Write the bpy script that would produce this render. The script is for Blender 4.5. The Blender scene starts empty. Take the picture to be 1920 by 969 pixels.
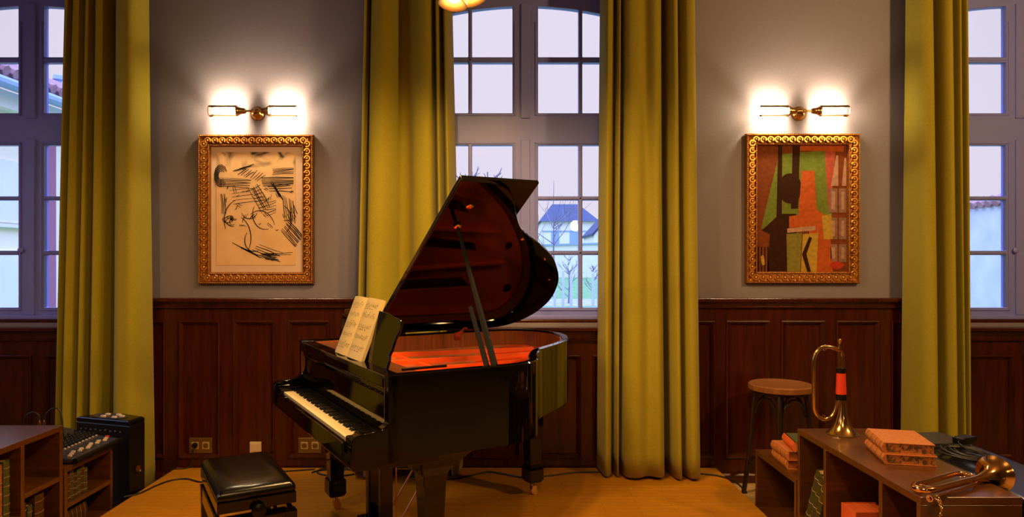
import bpy, bmesh, math, random
from mathutils import Vector, Matrix
random.seed(7)
S = bpy.context.scene
COL = S.collection
F, CX, CY, CZ = 1294.0, 935.0, 490.0, 1.59      # focal length in px, principal point, eye height
WALL = 5.0                                        # the back wall stands 5 m in front of the camera
PZ = 0.112                                        # stage height
R = math.radians

def wx(px, d): return (px - CX) * d / F
def wz(py, d): return CZ - (py - CY) * d / F

# ------------------------------------------------------------------ materials
def mat(name, col, rough=.5, metal=0., spec=.5, coat=0., coat_rough=.05, sheen=0.):
    m = bpy.data.materials.new(name); m.use_nodes = True
    b = m.node_tree.nodes['Principled BSDF']
    b.inputs['Base Color'].default_value = (*col, 1)
    b.inputs['Roughness'].default_value = rough
    b.inputs['Metallic'].default_value = metal
    b.inputs['Specular IOR Level'].default_value = spec
    b.inputs['Coat Weight'].default_value = coat
    b.inputs['Coat Roughness'].default_value = coat_rough
    b.inputs['Sheen Weight'].default_value = sheen
    return m

def noisy(name, c1, c2, scale=(1, 1, 1), nscale=5., rough=.5, bump=0., detail=4., lo=.35, hi=.65, distort=0., **k):
    """two colours mixed by a stretched noise; optional bump"""
    m = mat(name, c1, rough, **k); t = m.node_tree; N = t.nodes; L = t.links
    b = N['Principled BSDF']
    tc = N.new('ShaderNodeTexCoord'); mp = N.new('ShaderNodeMapping'); mp.inputs['Scale'].default_value = scale
    nz = N.new('ShaderNodeTexNoise'); nz.inputs['Scale'].default_value = nscale
    nz.inputs['Detail'].default_value = detail; nz.inputs['Distortion'].default_value = distort
    rp = N.new('ShaderNodeValToRGB')
    rp.color_ramp.elements[0].position = lo; rp.color_ramp.elements[0].color = (*c1, 1)
    rp.color_ramp.elements[1].position = hi; rp.color_ramp.elements[1].color = (*c2, 1)
    L.new(tc.outputs['Object'], mp.inputs['Vector']); L.new(mp.outputs[0], nz.inputs['Vector'])
    L.new(nz.outputs['Fac'], rp.inputs['Fac']); L.new(rp.outputs['Color'], b.inputs['Base Color'])
    if bump:
        bp = N.new('ShaderNodeBump'); bp.inputs['Strength'].default_value = bump; bp.inputs['Distance'].default_value = .01
        L.new(nz.outputs['Fac'], bp.inputs['Height']); L.new(bp.outputs[0], b.inputs['Normal'])
    return m

def emit(name, col, strength):
    m = bpy.data.materials.new(name); m.use_nodes = True; t = m.node_tree
    t.nodes.remove(t.nodes['Principled BSDF'])
    e = t.nodes.new('ShaderNodeEmission'); e.inputs['Color'].default_value = (*col, 1); e.inputs['Strength'].default_value = strength
    t.links.new(e.outputs[0], t.nodes['Material Output'].inputs['Surface'])
    return m

def glass(name, ior=1.5, tint=(1, 1, 1), amount=1.):
    m = bpy.data.materials.new(name); m.use_nodes = True; t = m.node_tree; N = t.nodes; L = t.links
    N.remove(N['Principled BSDF'])
    tr = N.new('ShaderNodeBsdfTransparent'); tr.inputs['Color'].default_value = (*tint, 1)
    gl = N.new('ShaderNodeBsdfGlossy'); gl.inputs['Roughness'].default_value = 0.0
    fr = N.new('ShaderNodeFresnel'); fr.inputs['IOR'].default_value = ior
    mx = N.new('ShaderNodeMixShader')
    L.new(fr.outputs[0], mx.inputs['Fac']); L.new(tr.outputs[0], mx.inputs[1]); L.new(gl.outputs[0], mx.inputs[2])
    L.new(mx.outputs[0], N['Material Output'].inputs['Surface'])
    return m

def parquet(name, c1, c2, mortar, bw, rh, rough):
    m = mat(name, c1, rough); t = m.node_tree; N = t.nodes; L = t.links; b = N['Principled BSDF']
    tc = N.new('ShaderNodeTexCoord')
    br = N.new('ShaderNodeTexBrick'); br.inputs['Scale'].default_value = 1.0
    br.inputs['Color1'].default_value = (*c1, 1); br.inputs['Color2'].default_value = (*c2, 1); br.inputs['Mortar'].default_value = (*mortar, 1)
    br.inputs['Brick Width'].default_value = bw; br.inputs['Row Height'].default_value = rh
    br.inputs['Mortar Size'].default_value = .0012; br.inputs['Mortar Smooth'].default_value = .3
    mp = N.new('ShaderNodeMapping'); mp.inputs['Scale'].default_value = (4, 60, 1)
    nz = N.new('ShaderNodeTexNoise'); nz.inputs['Scale'].default_value = 1.5; nz.inputs['Detail'].default_value = 5
    big = N.new('ShaderNodeTexNoise'); big.inputs['Scale'].default_value = 1.6; big.inputs['Detail'].default_value = 3
    mx = N.new('ShaderNodeMixRGB'); mx.blend_type = 'MULTIPLY'; mx.inputs['Fac'].default_value = .45
    mx2 = N.new('ShaderNodeMixRGB'); mx2.blend_type = 'MULTIPLY'; mx2.inputs['Fac'].default_value = .35
    L.new(tc.outputs['Object'], br.inputs['Vector']); L.new(tc.outputs['Object'], mp.inputs['Vector']); L.new(mp.outputs[0], nz.inputs['Vector'])
    L.new(tc.outputs['Object'], big.inputs['Vector'])
    L.new(br.outputs['Color'], mx.inputs[1]); L.new(nz.outputs['Fac'], mx.inputs[2])
    L.new(mx.outputs[0], mx2.inputs[1]); L.new(big.outputs['Fac'], mx2.inputs[2]); L.new(mx2.outputs[0], b.inputs['Base Color'])
    return m

M = {}
M['plaster'] = noisy('wall_plaster', (.235, .215, .30), (.25, .23, .315), nscale=60, rough=.62, bump=.05)
M['plain'] = mat('room_paint', (.10, .06, .035), .8)
M['ceil'] = mat('ceiling_paint', (.16, .12, .09), .8)
M['wains'] = noisy('mahogany', (.038, .006, .0014), (.070, .011, .002), (14, 14, 1.2), 2.2, rough=.27, spec=.5, detail=6, distort=.6)
M['paint'] = mat('window_paint', (.26, .30, .93), .35)
M['glass'] = glass('window_glass', 1.45)
M['tubeglass'] = glass('lamp_glass', 1.3)
M['curtain'] = noisy('olive_velvet', (.315, .265, .011), (.36, .305, .015), nscale=120, rough=.85, sheen=.12)
M['stage'] = parquet('stage_parquet', (.70, .28, .011), (.78, .33, .015), (.22, .07, .004), .42, .055, .42)
M['floor'] = parquet('floor_boards', (.62, .42, .20), (.68, .46, .22), (.3, .18, .08), 1.2, .12, .5)
M['lacquer'] = mat('black_lacquer', (.0025, .0018, .0012), .05, spec=.42)
M['propblack'] = mat('prop_black', (.003, .0022, .0012), .5, spec=.2)
M['satin'] = mat('black_satin', (.003, .0022, .0015), .28, spec=.35)
M['ivory'] = mat('ivory_key', (.80, .66, .36), .3)
M['ebony'] = mat('ebony_key', (.008, .007, .006), .25)
M['orange'] = noisy('plate_lacquer', (.95, .105, .003), (.97, .12, .005), nscale=6, rough=.42)
M['liner'] = noisy('rim_veneer', (.22, .062, .016), (.34, .10, .03), (30, 30, 1.5), 2., rough=.4)
M['shelfwood'] = noisy('shelf_walnut', (.075, .024, .004), (.12, .038, .007), (3, 22, 22), 2., rough=.3, detail=6, coat=.5, coat_rough=.3)
M['shelfwood'].node_tree.nodes['Principled BSDF'].inputs['Coat IOR'].default_value = 1.7
M['deskwood'] = noisy('music_shelf_wood', (.12, .035, .012), (.17, .05, .016), (4, 20, 20), 2., rough=.3)
M['shadewood'] = noisy('shelf_inside_shade', (.018, .007, .003), (.030, .012, .005), (3, 22, 22), 2., rough=.45, detail=6)  # shade inside the shelves, put into the back panel colour
M['brass'] = mat('brass', (.86, .56, .20), .16, metal=1.)
M['copper'] = mat('rose_brass', (.90, .50, .20), .13, metal=1.)
M['oldbrass'] = mat('old_brass', (.55, .33, .13), .25, metal=1.)
M['gilt'] = noisy('gilding', (.92, .46, .10), (.70, .30, .05), nscale=40, rough=.30, metal=.7)
M['giltdark'] = noisy('dark_gilding', (.34, .13, .025), (.24, .085, .015), nscale=40, rough=.42, metal=.6)  # darker gilding for the moulding behind the carving
M['rod'] = mat('copper_rod', (.80, .38, .12), .35, metal=.35)
M['string'] = mat('steel_string', (.30, .16, .07), .45, metal=1.)
M['paper'] = noisy('page_paper', (.78, .58, .22), (.82, .64, .28), nscale=8, rough=.7)
M['pages'] = noisy('book_pages', (.42, .25, .10), (.55, .34, .14), (1, 1, 60), 8., rough=.8)
M['ink'] = mat('ink', (.012, .010, .008), .7)
M['red'] = mat('red_wrap', (.80, .055, .02), .5)
M['black'] = mat('black_plastic', (.004, .0035, .0035), .38, spec=.35)
M['rubber'] = mat('cable_rubber', (.012, .010, .010), .45)
M['vinyl'] = mat('bench_leather', (.003, .0025, .0015), .22, spec=.45)
M['white'] = mat('white_plastic', (.75, .58, .42), .4)
M['fader'] = mat('fader_cap', (.80, .62, .45), .4)
M['redcap'] = mat('red_cap', (.75, .05, .04), .4)
M['mixer'] = mat('mixer_panel', (.035, .036, .06), .35)
M['socketplate'] = mat('socket_plate', (.20, .11, .035), .35, metal=.4)
M['socket'] = mat('socket_insert', (.42, .30, .10), .4)
M['stoolseat'] = noisy('stool_seat', (.20, .075, .022), (.30, .115, .036), (3, 16, 3), 3., rough=.33)
M['bentwood'] = mat('dark_bentwood', (.022, .011, .007), .3)
M['tan'] = noisy('tan_leather', (.42, .13, .035), (.62, .22, .07), nscale=90, rough=.5, lo=.3, hi=.7)
M['tandark'] = noisy('tan_leather_worn', (.22, .06, .015), (.42, .13, .035), nscale=40, rough=.5)
M['marble'] = noisy('marbled_edge', (.10, .055, .022), (.50, .17, .045), nscale=55, rough=.6, lo=.42, hi=.55, distort=1.)
M['green'] = noisy('green_cloth', (.045, .055, .018), (.07, .08, .028), nscale=70, rough=.5)
M['greenmarble'] = noisy('green_marble', (.03, .05, .012), (.16, .15, .05), nscale=80, rough=.6)
M['brown'] = noisy('brown_leather', (.05, .022, .010), (.09, .038, .016), nscale=40, rough=.45)
M['redbook'] = noisy('red_cloth', (.62, .10, .025), (.75, .14, .04), (1, 40, 1), 4., rough=.6)
M['goldleaf'] = mat('gold_tooling', (.30, .19, .06), .5, metal=.3)

# ------------------------------------------------------------------ mesh helpers
class MB:
    def __init__(s): s.b = bmesh.new()
    def box(s, x0, x1, y0, y1, z0, z1, mtx=None):
        v = [s.b.verts.new((x, y, z)) for x in (x0, x1) for y in (y0, y1) for z in (z0, z1)]
        for f in ((0, 1, 3, 2), (4, 6, 7, 5), (0, 4, 5, 1), (2, 3, 7, 6), (0, 2, 6, 4), (1, 5, 7, 3)):
            s.b.faces.new([v[i] for i in f])
        if mtx: bmesh.ops.transform(s.b, matrix=mtx, verts=v)
        return s
    def hexa(s, p):                      # 4 bottom points, 4 top points
        v = [s.b.verts.new(q) for q in p]
        for f in ((3, 2, 1, 0), (4, 5, 6, 7), (0, 1, 5, 4), (1, 2, 6, 5), (2, 3, 7, 6), (3, 0, 4, 7)):
            s.b.faces.new([v[i] for i in f])
        return s
    def rings(s, rings, cap=True, closed=False):
        rr = [[s.b.verts.new(p) for p in r] for r in rings]; n = len(rr[0])
        m = len(rr)
        for i in range(m if closed else m - 1):
            a, b = rr[i], rr[(i + 1) % m]
            for k in range(n):
                s.b.faces.new((a[k], a[(k + 1) % n], b[(k + 1) % n], b[k]))
        if cap and not closed:
            s.b.faces.new(list(reversed(rr[0]))); s.b.faces.new(rr[-1])
        return s
    def tube(s, pts, r, n=8, closed=False):
        P = [Vector(p) for p in pts]; m = len(P)
        rad = r if isinstance(r, (list, tuple)) else [r] * m
        rings = []; ref = None
        for i in range(m):
            if closed: t = P[(i + 1) % m] - P[i - 1]
            else: t = P[min(i + 1, m - 1)] - P[max(i - 1, 0)]
            t.normalize()
            if ref is None:
                ref = Vector((0, 0, 1)) if abs(t.z) < .9 else Vector((1, 0, 0))
            a = (ref - t * ref.dot(t)).normalized(); b = t.cross(a); ref = a
            rings.append([P[i] + a * rad[i] * math.cos(2 * math.pi * k / n) + b * rad[i] * math.sin(2 * math.pi * k / n) for k in range(n)])
        return s.rings(rings, closed=closed)
    def lathe(s, prof, o=(0, 0, 0), axis='Z', n=24, cap=True):
        rings = []
        for r, h in prof:
            ring = []
            for k in range(n):
                c, q = max(r, 1e-4) * math.cos(2 * math.pi * k / n), max(r, 1e-4) * math.sin(2 * math.pi * k / n)
                p = {'Z': (c, q, h), 'Y': (c, h, -q), 'X': (h, c, q)}[axis]
                ring.append((p[0] + o[0], p[1] + o[1], p[2] + o[2]))
            rings.append(ring)
        return s.rings(rings, cap=cap)
    def lathedir(s, prof, o, dr, n=16, cap=True):
        q = Vector((0, 0, 1)).rotation_difference(Vector(dr).normalized())
        rings = []
        for r, h in prof:
            rings.append([Vector(o) + q @ Vector((max(r, 1e-4) * math.cos(2 * math.pi * k / n), max(r, 1e-4) * math.sin(2 * math.pi * k / n), h)) for k in range(n)])
        return s.rings(rings, cap=cap)
    def ball(s, c, r, n=8, m=6, sc=(1, 1, 1)):
        pr = [(r * math.sin(math.pi * i / m), -r * math.cos(math.pi * i / m)) for i in range(m + 1)]
        rings = [[(c[0] + sc[0] * max(a, 1e-4) * math.cos(2 * math.pi * k / n), c[1] + sc[1] * max(a, 1e-4) * math.sin(2 * math.pi * k / n), c[2] + sc[2] * h) for k in range(n)] for a, h in pr]
        return s.rings(rings)
    def prism(s, pts, fn, a, b):         # 2D outline pts, fn(p, q, h) -> 3D, from h=a to h=b
        bot = [s.b.verts.new(fn(p[0], p[1], a)) for p in pts]; top = [s.b.verts.new(fn(p[0], p[1], b)) for p in pts]
        n = len(pts)
        s.b.faces.new(list(reversed(bot))); s.b.faces.new(top)
        for k in range(n): s.b.faces.new((bot[k], bot[(k + 1) % n], top[(k + 1) % n], top[k]))
        return s
    def holed(s, outer, holes, fn, a, b):  # polygon with holes, extruded from h=a to h=b
        t = bmesh.new()
        es = []
        loops = [outer] + list(holes)
        for lp in loops:
            vs = [t.verts.new((p[0], p[1], 0)) for p in lp]
            es += [t.edges.new((vs[k], vs[(k + 1) % len(vs)])) for k in range(len(vs))]
        bmesh.ops.triangle_fill(t, use_beauty=True, use_dissolve=False, edges=es)
        for h in (a, b):
            mp = {v: s.b.verts.new(fn(v.co.x, v.co.y, h)) for v in t.verts}
            for f in t.faces: s.b.faces.new([mp[v] for v in f.verts])
        t.free()
        for lp in loops:
            A = [s.b.verts.new(fn(p[0], p[1], a)) for p in lp]; B = [s.b.verts.new(fn(p[0], p[1], b)) for p in lp]
            n = len(lp)
            for k in range(n): s.b.faces.new((A[k], A[(k + 1) % n], B[(k + 1) % n], B[k]))
        bmesh.ops.remove_doubles(s.b, verts=s.b.verts, dist=1e-6)
        return s
    def torus(s, c, R_, r, u, v, n=12, m=6, a0=0, a1=2 * math.pi):
        c, u, v = Vector(c), Vector(u), Vector(v)
        pts = [c + u * R_ * math.cos(a0 + (a1 - a0) * k / n) + v * R_ * math.sin(a0 + (a1 - a0) * k / n) for k in range(n if a1 - a0 > 6.28 else n + 1)]
        return s.tube(pts, r, m, closed=a1 - a0 > 6.28)
    def xf(s, mtx): bmesh.ops.transform(s.b, matrix=mtx, verts=s.b.verts); return s
    def build(s, name, material, parent=None, bevel=0., smooth=False, seg=2):
        bmesh.ops.recalc_face_normals(s.b, faces=s.b.faces)
        me = bpy.data.meshes.new(name); s.b.to_mesh(me); s.b.free()
        me.materials.append(material)
        o = bpy.data.objects.new(name, me); COL.objects.link(o)
        if parent: o.parent = parent
        if bevel:
            m = o.modifiers.new('bevel', 'BEVEL'); m.width = bevel; m.segments = seg; m.limit_method = 'ANGLE'; m.angle_limit = R(40)
        if smooth:
            for p in me.polygons: p.use_smooth = True
            try: me.set_sharp_from_angle(angle=R(42))
            except Exception: pass
        return o

def tag(o, label=None, cat=None, group=None, kind=None):
    if label: o['label'] = label
    if cat: o['category'] = cat
    if group: o['group'] = group
    if kind: o['kind'] = kind
    return o
def thing(name, label, cat, loc=(0, 0, 0), rz=0., group=None, kind=None):
    o = bpy.data.objects.new(name, None); COL.objects.link(o)
    o.location = loc; o.rotation_euler = (0, 0, rz); o.empty_display_size = .1
    return tag(o, label, cat, group, kind)
def setup(name):
    o = bpy.data.objects.new(name, None); COL.objects.link(o); o['kind'] = 'structure'; return o
def spline(pts, n=8):                    # Catmull-Rom through points
    P = [Vector(p) for p in pts]; out = []
    for i in range(len(P) - 1):
        a, b, c, d = P[max(i - 1, 0)], P[i], P[i + 1], P[min(i + 2, len(P) - 1)]
        for k in range(n):
            t = k / n
            out.append(.5 * ((2 * b) + (c - a) * t + (2 * a - 5 * b + 4 * c - d) * t * t + (3 * b - a - 3 * c + d) * t ** 3))
    out.append(P[-1]); return out
XZ = lambda p, q, h: (p, h, q)           # outline in X,Z extruded along depth
XY = lambda p, q, h: (p, q, h)
YZ = lambda p, q, h: (h, p, q)
def rect(x0, x1, z0, z1): return [(x0, z0), (x1, z0), (x1, z1), (x0, z1)]

# ------------------------------------------------------------------ room shell
ROOM = (-5.6, 5.6, -4.2, WALL, 4.1)
tag(MB().box(-5.8, 5.8, -4.4, 5.3, -.15, 0).build('floor', M['floor']), kind='structure')
tag(MB().box(-5.8, 5.8, -4.4, 5.3, 4.1, 4.25).build('ceiling', M['ceil']), kind='structure')
tag(MB().holed([(-4.2, 0), (5.0, 0), (5.0, 4.1), (-4.2, 4.1)], [[(.2, .9), (4.7, .9), (4.7, 3.8), (.2, 3.8)]], YZ, -5.75, -5.6).build('wall_left', M['plain']), kind='structure')
sw4 = setup('window_4')
MB().holed([(.2, .9), (4.7, .9), (4.7, 3.8), (.2, 3.8)], [[(.28 + 1.09 * k, 1.0), (1.31 + 1.09 * k, 1.0), (1.31 + 1.09 * k, 3.72), (.28 + 1.09 * k, 3.72)] for k in range(4)], YZ, -5.70, -5.64).build('window_frame', M['paint'], sw4)
MB().box(-5.674, -5.67, 0.25, 4.65, .95, 3.75).build('window_glass', M['glass'], sw4)
tag(MB().box(5.6, 5.75, -4.2, 5.0, 0, 4.1).build('wall_right', M['plain']), kind='structure')
tag(MB().box(-5.75, 5.75, -4.35, -4.2, 0, 4.1).build('wall_front', M['plain']), kind='structure')

DW = 5.10                                         # depth of the window plane
SW = DW / F
WIN = [wx(58, DW), wx(985, DW), wx(1911, DW)]
ARC_R = 672 * SW
def zy(y): return CZ - (y - CY) * SW
def arch(cx, hw, ztop, zbot, n=14, x0=None, x1=None):
    """outline with a segmental arch on top; ztop is the crown above cx"""
    x0 = cx - hw if x0 is None else x0; x1 = cx + hw if x1 is None else x1
    pts = [(x0, zbot), (x1, zbot)]
    for k in range(n + 1):
        x = x1 + (x0 - x1) * k / n
        pts.append((x, ztop - (ARC_R - math.sqrt(max(ARC_R ** 2 - (x - cx) ** 2, 0)))))
    return pts
HW = 205 * SW
ZB, ZT = zy(598), zy(-16)
wall_holes = [arch(c, HW, ZT, ZB - .02) for c in WIN]
tag(MB().holed(rect(-5.75, 5.75, 0, 4.1), wall_holes, XZ, 5.0, 5.34).build('wall_back', M['plaster']), kind='structure')

for wi, c in enumerate(WIN):
    root = setup('window_%d' % (wi + 1))
    inner, m0, m1, outer = 24 * SW, 100 * SW, 107 * SW, 184 * SW
    rows = [(zy(212), zy(117)), (zy(368), zy(272)), (zy(470), zy(375)), (zy(577), zy(478))]
    holes = []; panes = []
    for sg in (-1, 1):
        for a, b in ((inner, m0), (m1, outer)):
            xa, xb = sorted((c + sg * a, c + sg * b))
            for z0, z1 in rows: holes.append(rect(xa, xb, z0, z1))
            holes.append(arch(c, 0, zy(11), zy(107), 8, xa, xb))
    MB().holed(arch(c, HW, ZT, ZB), holes, XZ, DW, DW + .06).build('window_frame', M['paint'], root, bevel=.004, seg=1)
    mo = MB()                                     # mouldings standing proud of the frame
    for sg in (-1, 1):
        xa, xb = sorted((c + sg * (inner - .022), c + sg * (outer + .022)))
        t = .010
        for z0, z1 in ((zy(577) - .02, zy(272) + .02), (zy(212) - .02, zy(117) + .30)):
            mo.box(xa, xa + t, DW - .007, DW + .002, z0, z1).box(xb - t, xb, DW - .007, DW + .002, z0, z1)
            mo.box(xa, xb, DW - .007, DW + .002, z0, z0 + t)
            if z1 < 3: mo.box(xa, xb, DW - .007, DW + .002, z1 - t, z1)
    mo.box(c - .032, c + .032, DW - .014, DW + .002, ZB + .03, zy(262))
    mo.box(c - .032, c + .032, DW - .014, DW + .002, zy(222), zy(8))
    mo.build('sash_moulding', M['paint'], root, bevel=.002, seg=1)
    mu = MB()                                     # slim raised bead on each glazing bar
    for sg in (-1, 1):
        xm = c + sg * (m0 + m1) / 2
        mu.box(xm - .006, xm + .006, DW - .006, DW + .002, zy(577), zy(272)).box(xm - .006, xm + .006, DW - .006, DW + .002, zy(212), zy(22))
        for y in (112, 371.5, 474):
            xa, xb = sorted((c + sg * inner, c + sg * outer)); mu.box(xa, xb, DW - .006, DW + .002, zy(y) - .006, zy(y) + .006)
    mu.build('glazing_bars', M['paint'], root)
    MB().prism(arch(c, HW - .03, ZT - .03, ZB + .03), XZ, DW + .03, DW + .034).build('window_glass', M['glass'], root)
    MB().box(c - HW, c + HW, DW - .03, DW + .02, ZB - .015, ZB + .028).build('bottom_rail', M['paint'], root, bevel=.006)
    kx = c + (-16 if wi < 2 else -10) * SW
    kn = MB().lathe([(.0, -.030), (.014, -.030), (.021, -.024), (.021, -.016), (.008, -.012), (.008, 0)], (kx, DW, zy(469)), 'Y', 20)
    kn.build('window_knob', M['paint'], root, smooth=True)

# ------------------------------------------------------------------ wainscot
def panelling(num, x0, x1, ztop, panels, pz0, pz1, ledge=False):
    root = setup('trim_%d' % num)
    hol = [rect(max(a, x0 + .01), min(b, x1 - .01), pz0, pz1) for a, b in panels if min(b, x1 - .01) - max(a, x0 + .01) > .03]
    MB().holed(rect(x0, x1, 0, ztop - .02), hol, XZ, 4.972, 4.992).build('panel_stiles', M['wains'], root, bevel=.002, seg=1)
    MB().box(x0, x1, 4.989, 5.0, 0, ztop - .02).build('panel_boards', M['wains'], root)
    mo = MB()
    for h in hol:
        (a, p), (b, _), (_, q), _ = h
        prof = [(-.012, 4.972), (-.010, 4.962), (-.002, 4.958), (.006, 4.966), (.018, 4.980), (.024, 4.992)]
        rg = [[(a + t, y, p + t), (b - t, y, p + t), (b - t, y, q - t), (a + t, y, q - t)] for t, y in prof]
        mo.rings(rg, cap=False)
    mo.build('panel_moulding', M['wains'], root)
    # cap rail: a swept profile (depth, height below the top)
    pr = [(5.0, 0), (4.925, 0), (4.918, -.006), (4.918, -.020), (4.926, -.030), (4.944, -.036), (4.952, -.048), (4.956, -.058), (4.950, -.062), (4.950, -.070), (4.972, -.076), (5.0, -.076)]
    if ledge:
        pr = [(5.10, 0), (4.900, 0), (4.892, -.006), (4.892, -.020), (4.905, -.028), (4.945, -.034), (4.952, -.060), (4.956, -.080), (4.950, -.086), (4.950, -.094), (4.972, -.10), (5.0, -.10), (5.10, -.05)]
    MB().prism([(y, ztop + h) for y, h in pr], YZ, x0, x1).build('cap_rail', M['wains'], root)
    MB().prism([(5.0, 0), (4.950, 0), (4.950, .055), (4.958, .066), (4.972, .074), (5.0, .074)], YZ, x0, x1).build('skirting', M['wains'], root)
    if ledge:
        MB().box(x0 + .02, x1 - .02, 5.02, 5.12, ztop, ztop + .052).build('sill_apron', M['wains'], root, bevel=.008)
pX = lambda a, b: (wx(a, WALL), wx(b, WALL))
wzW = lambda y: wz(y, WALL)
xe = [(c - HW, c + HW) for c in WIN]
hi0, hi1 = wzW(854), wzW(603)
lo1 = wzW(667)
ZH, ZL = wzW(558), wzW(612.5)
panelling(1, -5.6, xe[0][1], ZL, [pX(-252 + 114 * k, -166 + 114 * k) for k in range(5)], hi0, lo1, True)
panelling(2, xe[0][1], xe[1][0], ZH, [pX(239 + 102 * k, 311 + 102 * k) for k in range(6)], hi0, hi1)
panelling(3, xe[1][0], xe[1][1], ZL, [pX(774 + 113 * k, 860 + 113 * k) for k in range(4)], hi0, lo1, True)
panelling(4, xe[1][1], xe[2][0], ZH, [pX(1259 + 102.5 * k, 1335 + 102.5 * k) for k in range(5)], hi0, hi1)
panelling(5, xe[2][0], 5.6, ZL, [pX(1807 + 110 * k, 1893 + 110 * k) for k in range(5)], hi0, lo1, True)

# ------------------------------------------------------------------ stage
SX0, SX1 = -2.31, 1.557
st = thing('stage_platform', 'low orange parquet stage platform carrying the grand piano', 'stage', (0, 0, 0))
MB().box(SX0, SX1, 1.0, 4.948, PZ - .018, PZ).build('deck', M['stage'], st, bevel=.003)
MB().box(SX0 + .01, SX1 - .01, 1.01, 4.945, 0, PZ - .018).build('riser', M['wains'], st)

# ------------------------------------------------------------------ curtains
def curtain(name, label, xt, xb, prof, d, zb, ztop=3.95, group=None, seed=0):
    """xt / xb: pixel spans at y=0 and y=880; prof: (fraction, depth offset) fold profile"""
    rnd = random.Random(seed)
    pf = spline([(s, o, 0) for s, o in prof], 9)
    rows = 26; b = bmesh.new(); grid = []
    z0 = wz(0, d); z1 = wz(880, d)
    for i in range(rows + 1):
        z = zb + (ztop - zb) * i / rows
        t = (z - z1) / (z0 - z1); t = min(max(t, -.1), 1.25)
        a = xb[0] + (xt[0] - xb[0]) * t; c = xb[1] + (xt[1] - xb[1]) * t
        amp = .80 + .35 * (1 - t)
        row = []
        for k, p in enumerate(pf):
            s = p.x
            s2 = s + .012 * math.sin(3.1 * t + 9 * s + seed) * (1 - abs(2 * s - 1))
            wob = .010 * math.sin(2.3 * t + 14 * s + seed * 2)
            x = wx(a + (c - a) * s2, d)
            zz = z + (.006 * math.sin(11 * s + seed) if i == 0 else 0)
            row.append(b.verts.new((x, d + p.y * amp * (1.75 if p.y < 0 else 2.15) + wob, zz)))
        grid.append(row)
    for i in range(rows):
        for k in range(len(pf) - 1): b.faces.new((grid[i][k], grid[i][k + 1], grid[i + 1][k + 1], grid[i + 1][k]))
    m = MB(); m.b.free(); m.b = b
    o = m.build(name, M['curtain'], smooth=False)
    for p in o.data.polygons: p.use_smooth = True
    so = o.modifiers.new('cloth', 'SOLIDIFY'); so.thickness = .005; so.offset = 0
    return tag(o, label, 'curtain', group)
G = 'olive green window curtains'
curtain('curtain', 'olive velvet curtain hanging behind the black loudspeaker', (124, 268), (103, 274),
        [(0, .05), (.05, -.03), (.13, .02), (.18, -.05), (.29, .01), (.33, -.05), (.40, .03), (.47, -.05), (.545, .0), (.60, .05), (.655, .035), (.74, -.06), (.85, -.075), (.95, -.05), (1, .05)], 4.785, .01, group=G, seed=1)
curtain('curtain', 'olive velvet curtain hanging behind the raised piano lid', (682, 846), (664, 866),
        [(0, .05), (.04, -.05), (.085, .03), (.12, -.055), (.23, -.07), (.32, -.03), (.40, .03), (.50, .02), (.58, -.035), (.68, -.055), (.76, -.04), (.805, .035), (.84, -.04), (.89, .035), (.93, -.045), (1, .05)], 4.80, PZ + .020, group=G, seed=2)
curtain('curtain', 'wide olive velvet curtain hanging between the piano tail and the bar stool', (1129, 1304), (1124, 1313),
        [(0, .05), (.04, -.05), (.11, -.02), (.135, .04), (.165, -.05), (.205, .03), (.24, -.05), (.34, -.07), (.44, -.055), (.54, -.075), (.61, -.04), (.645, .05), (.675, .05), (.71, -.055), (.76, -.07), (.80, -.01), (.86, -.075), (.95, -.06), (1, .05)], 4.79, PZ + .020, group=G, seed=3)
curtain('curtain', 'olive velvet curtain hanging behind the brass bugles on the right shelf', (1711, 1807), (1710, 1812),
        [(0, .05), (.05, -.05), (.20, -.075), (.28, -.04), (.34, .06), (.40, .03), (.47, -.06), (.60, -.065), (.66, .05), (.71, .03), (.77, -.06), (.83, -.03), (.86, .04), (.92, -.05), (1, .04)], 4.785, .01, group=G, seed=4)

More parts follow.
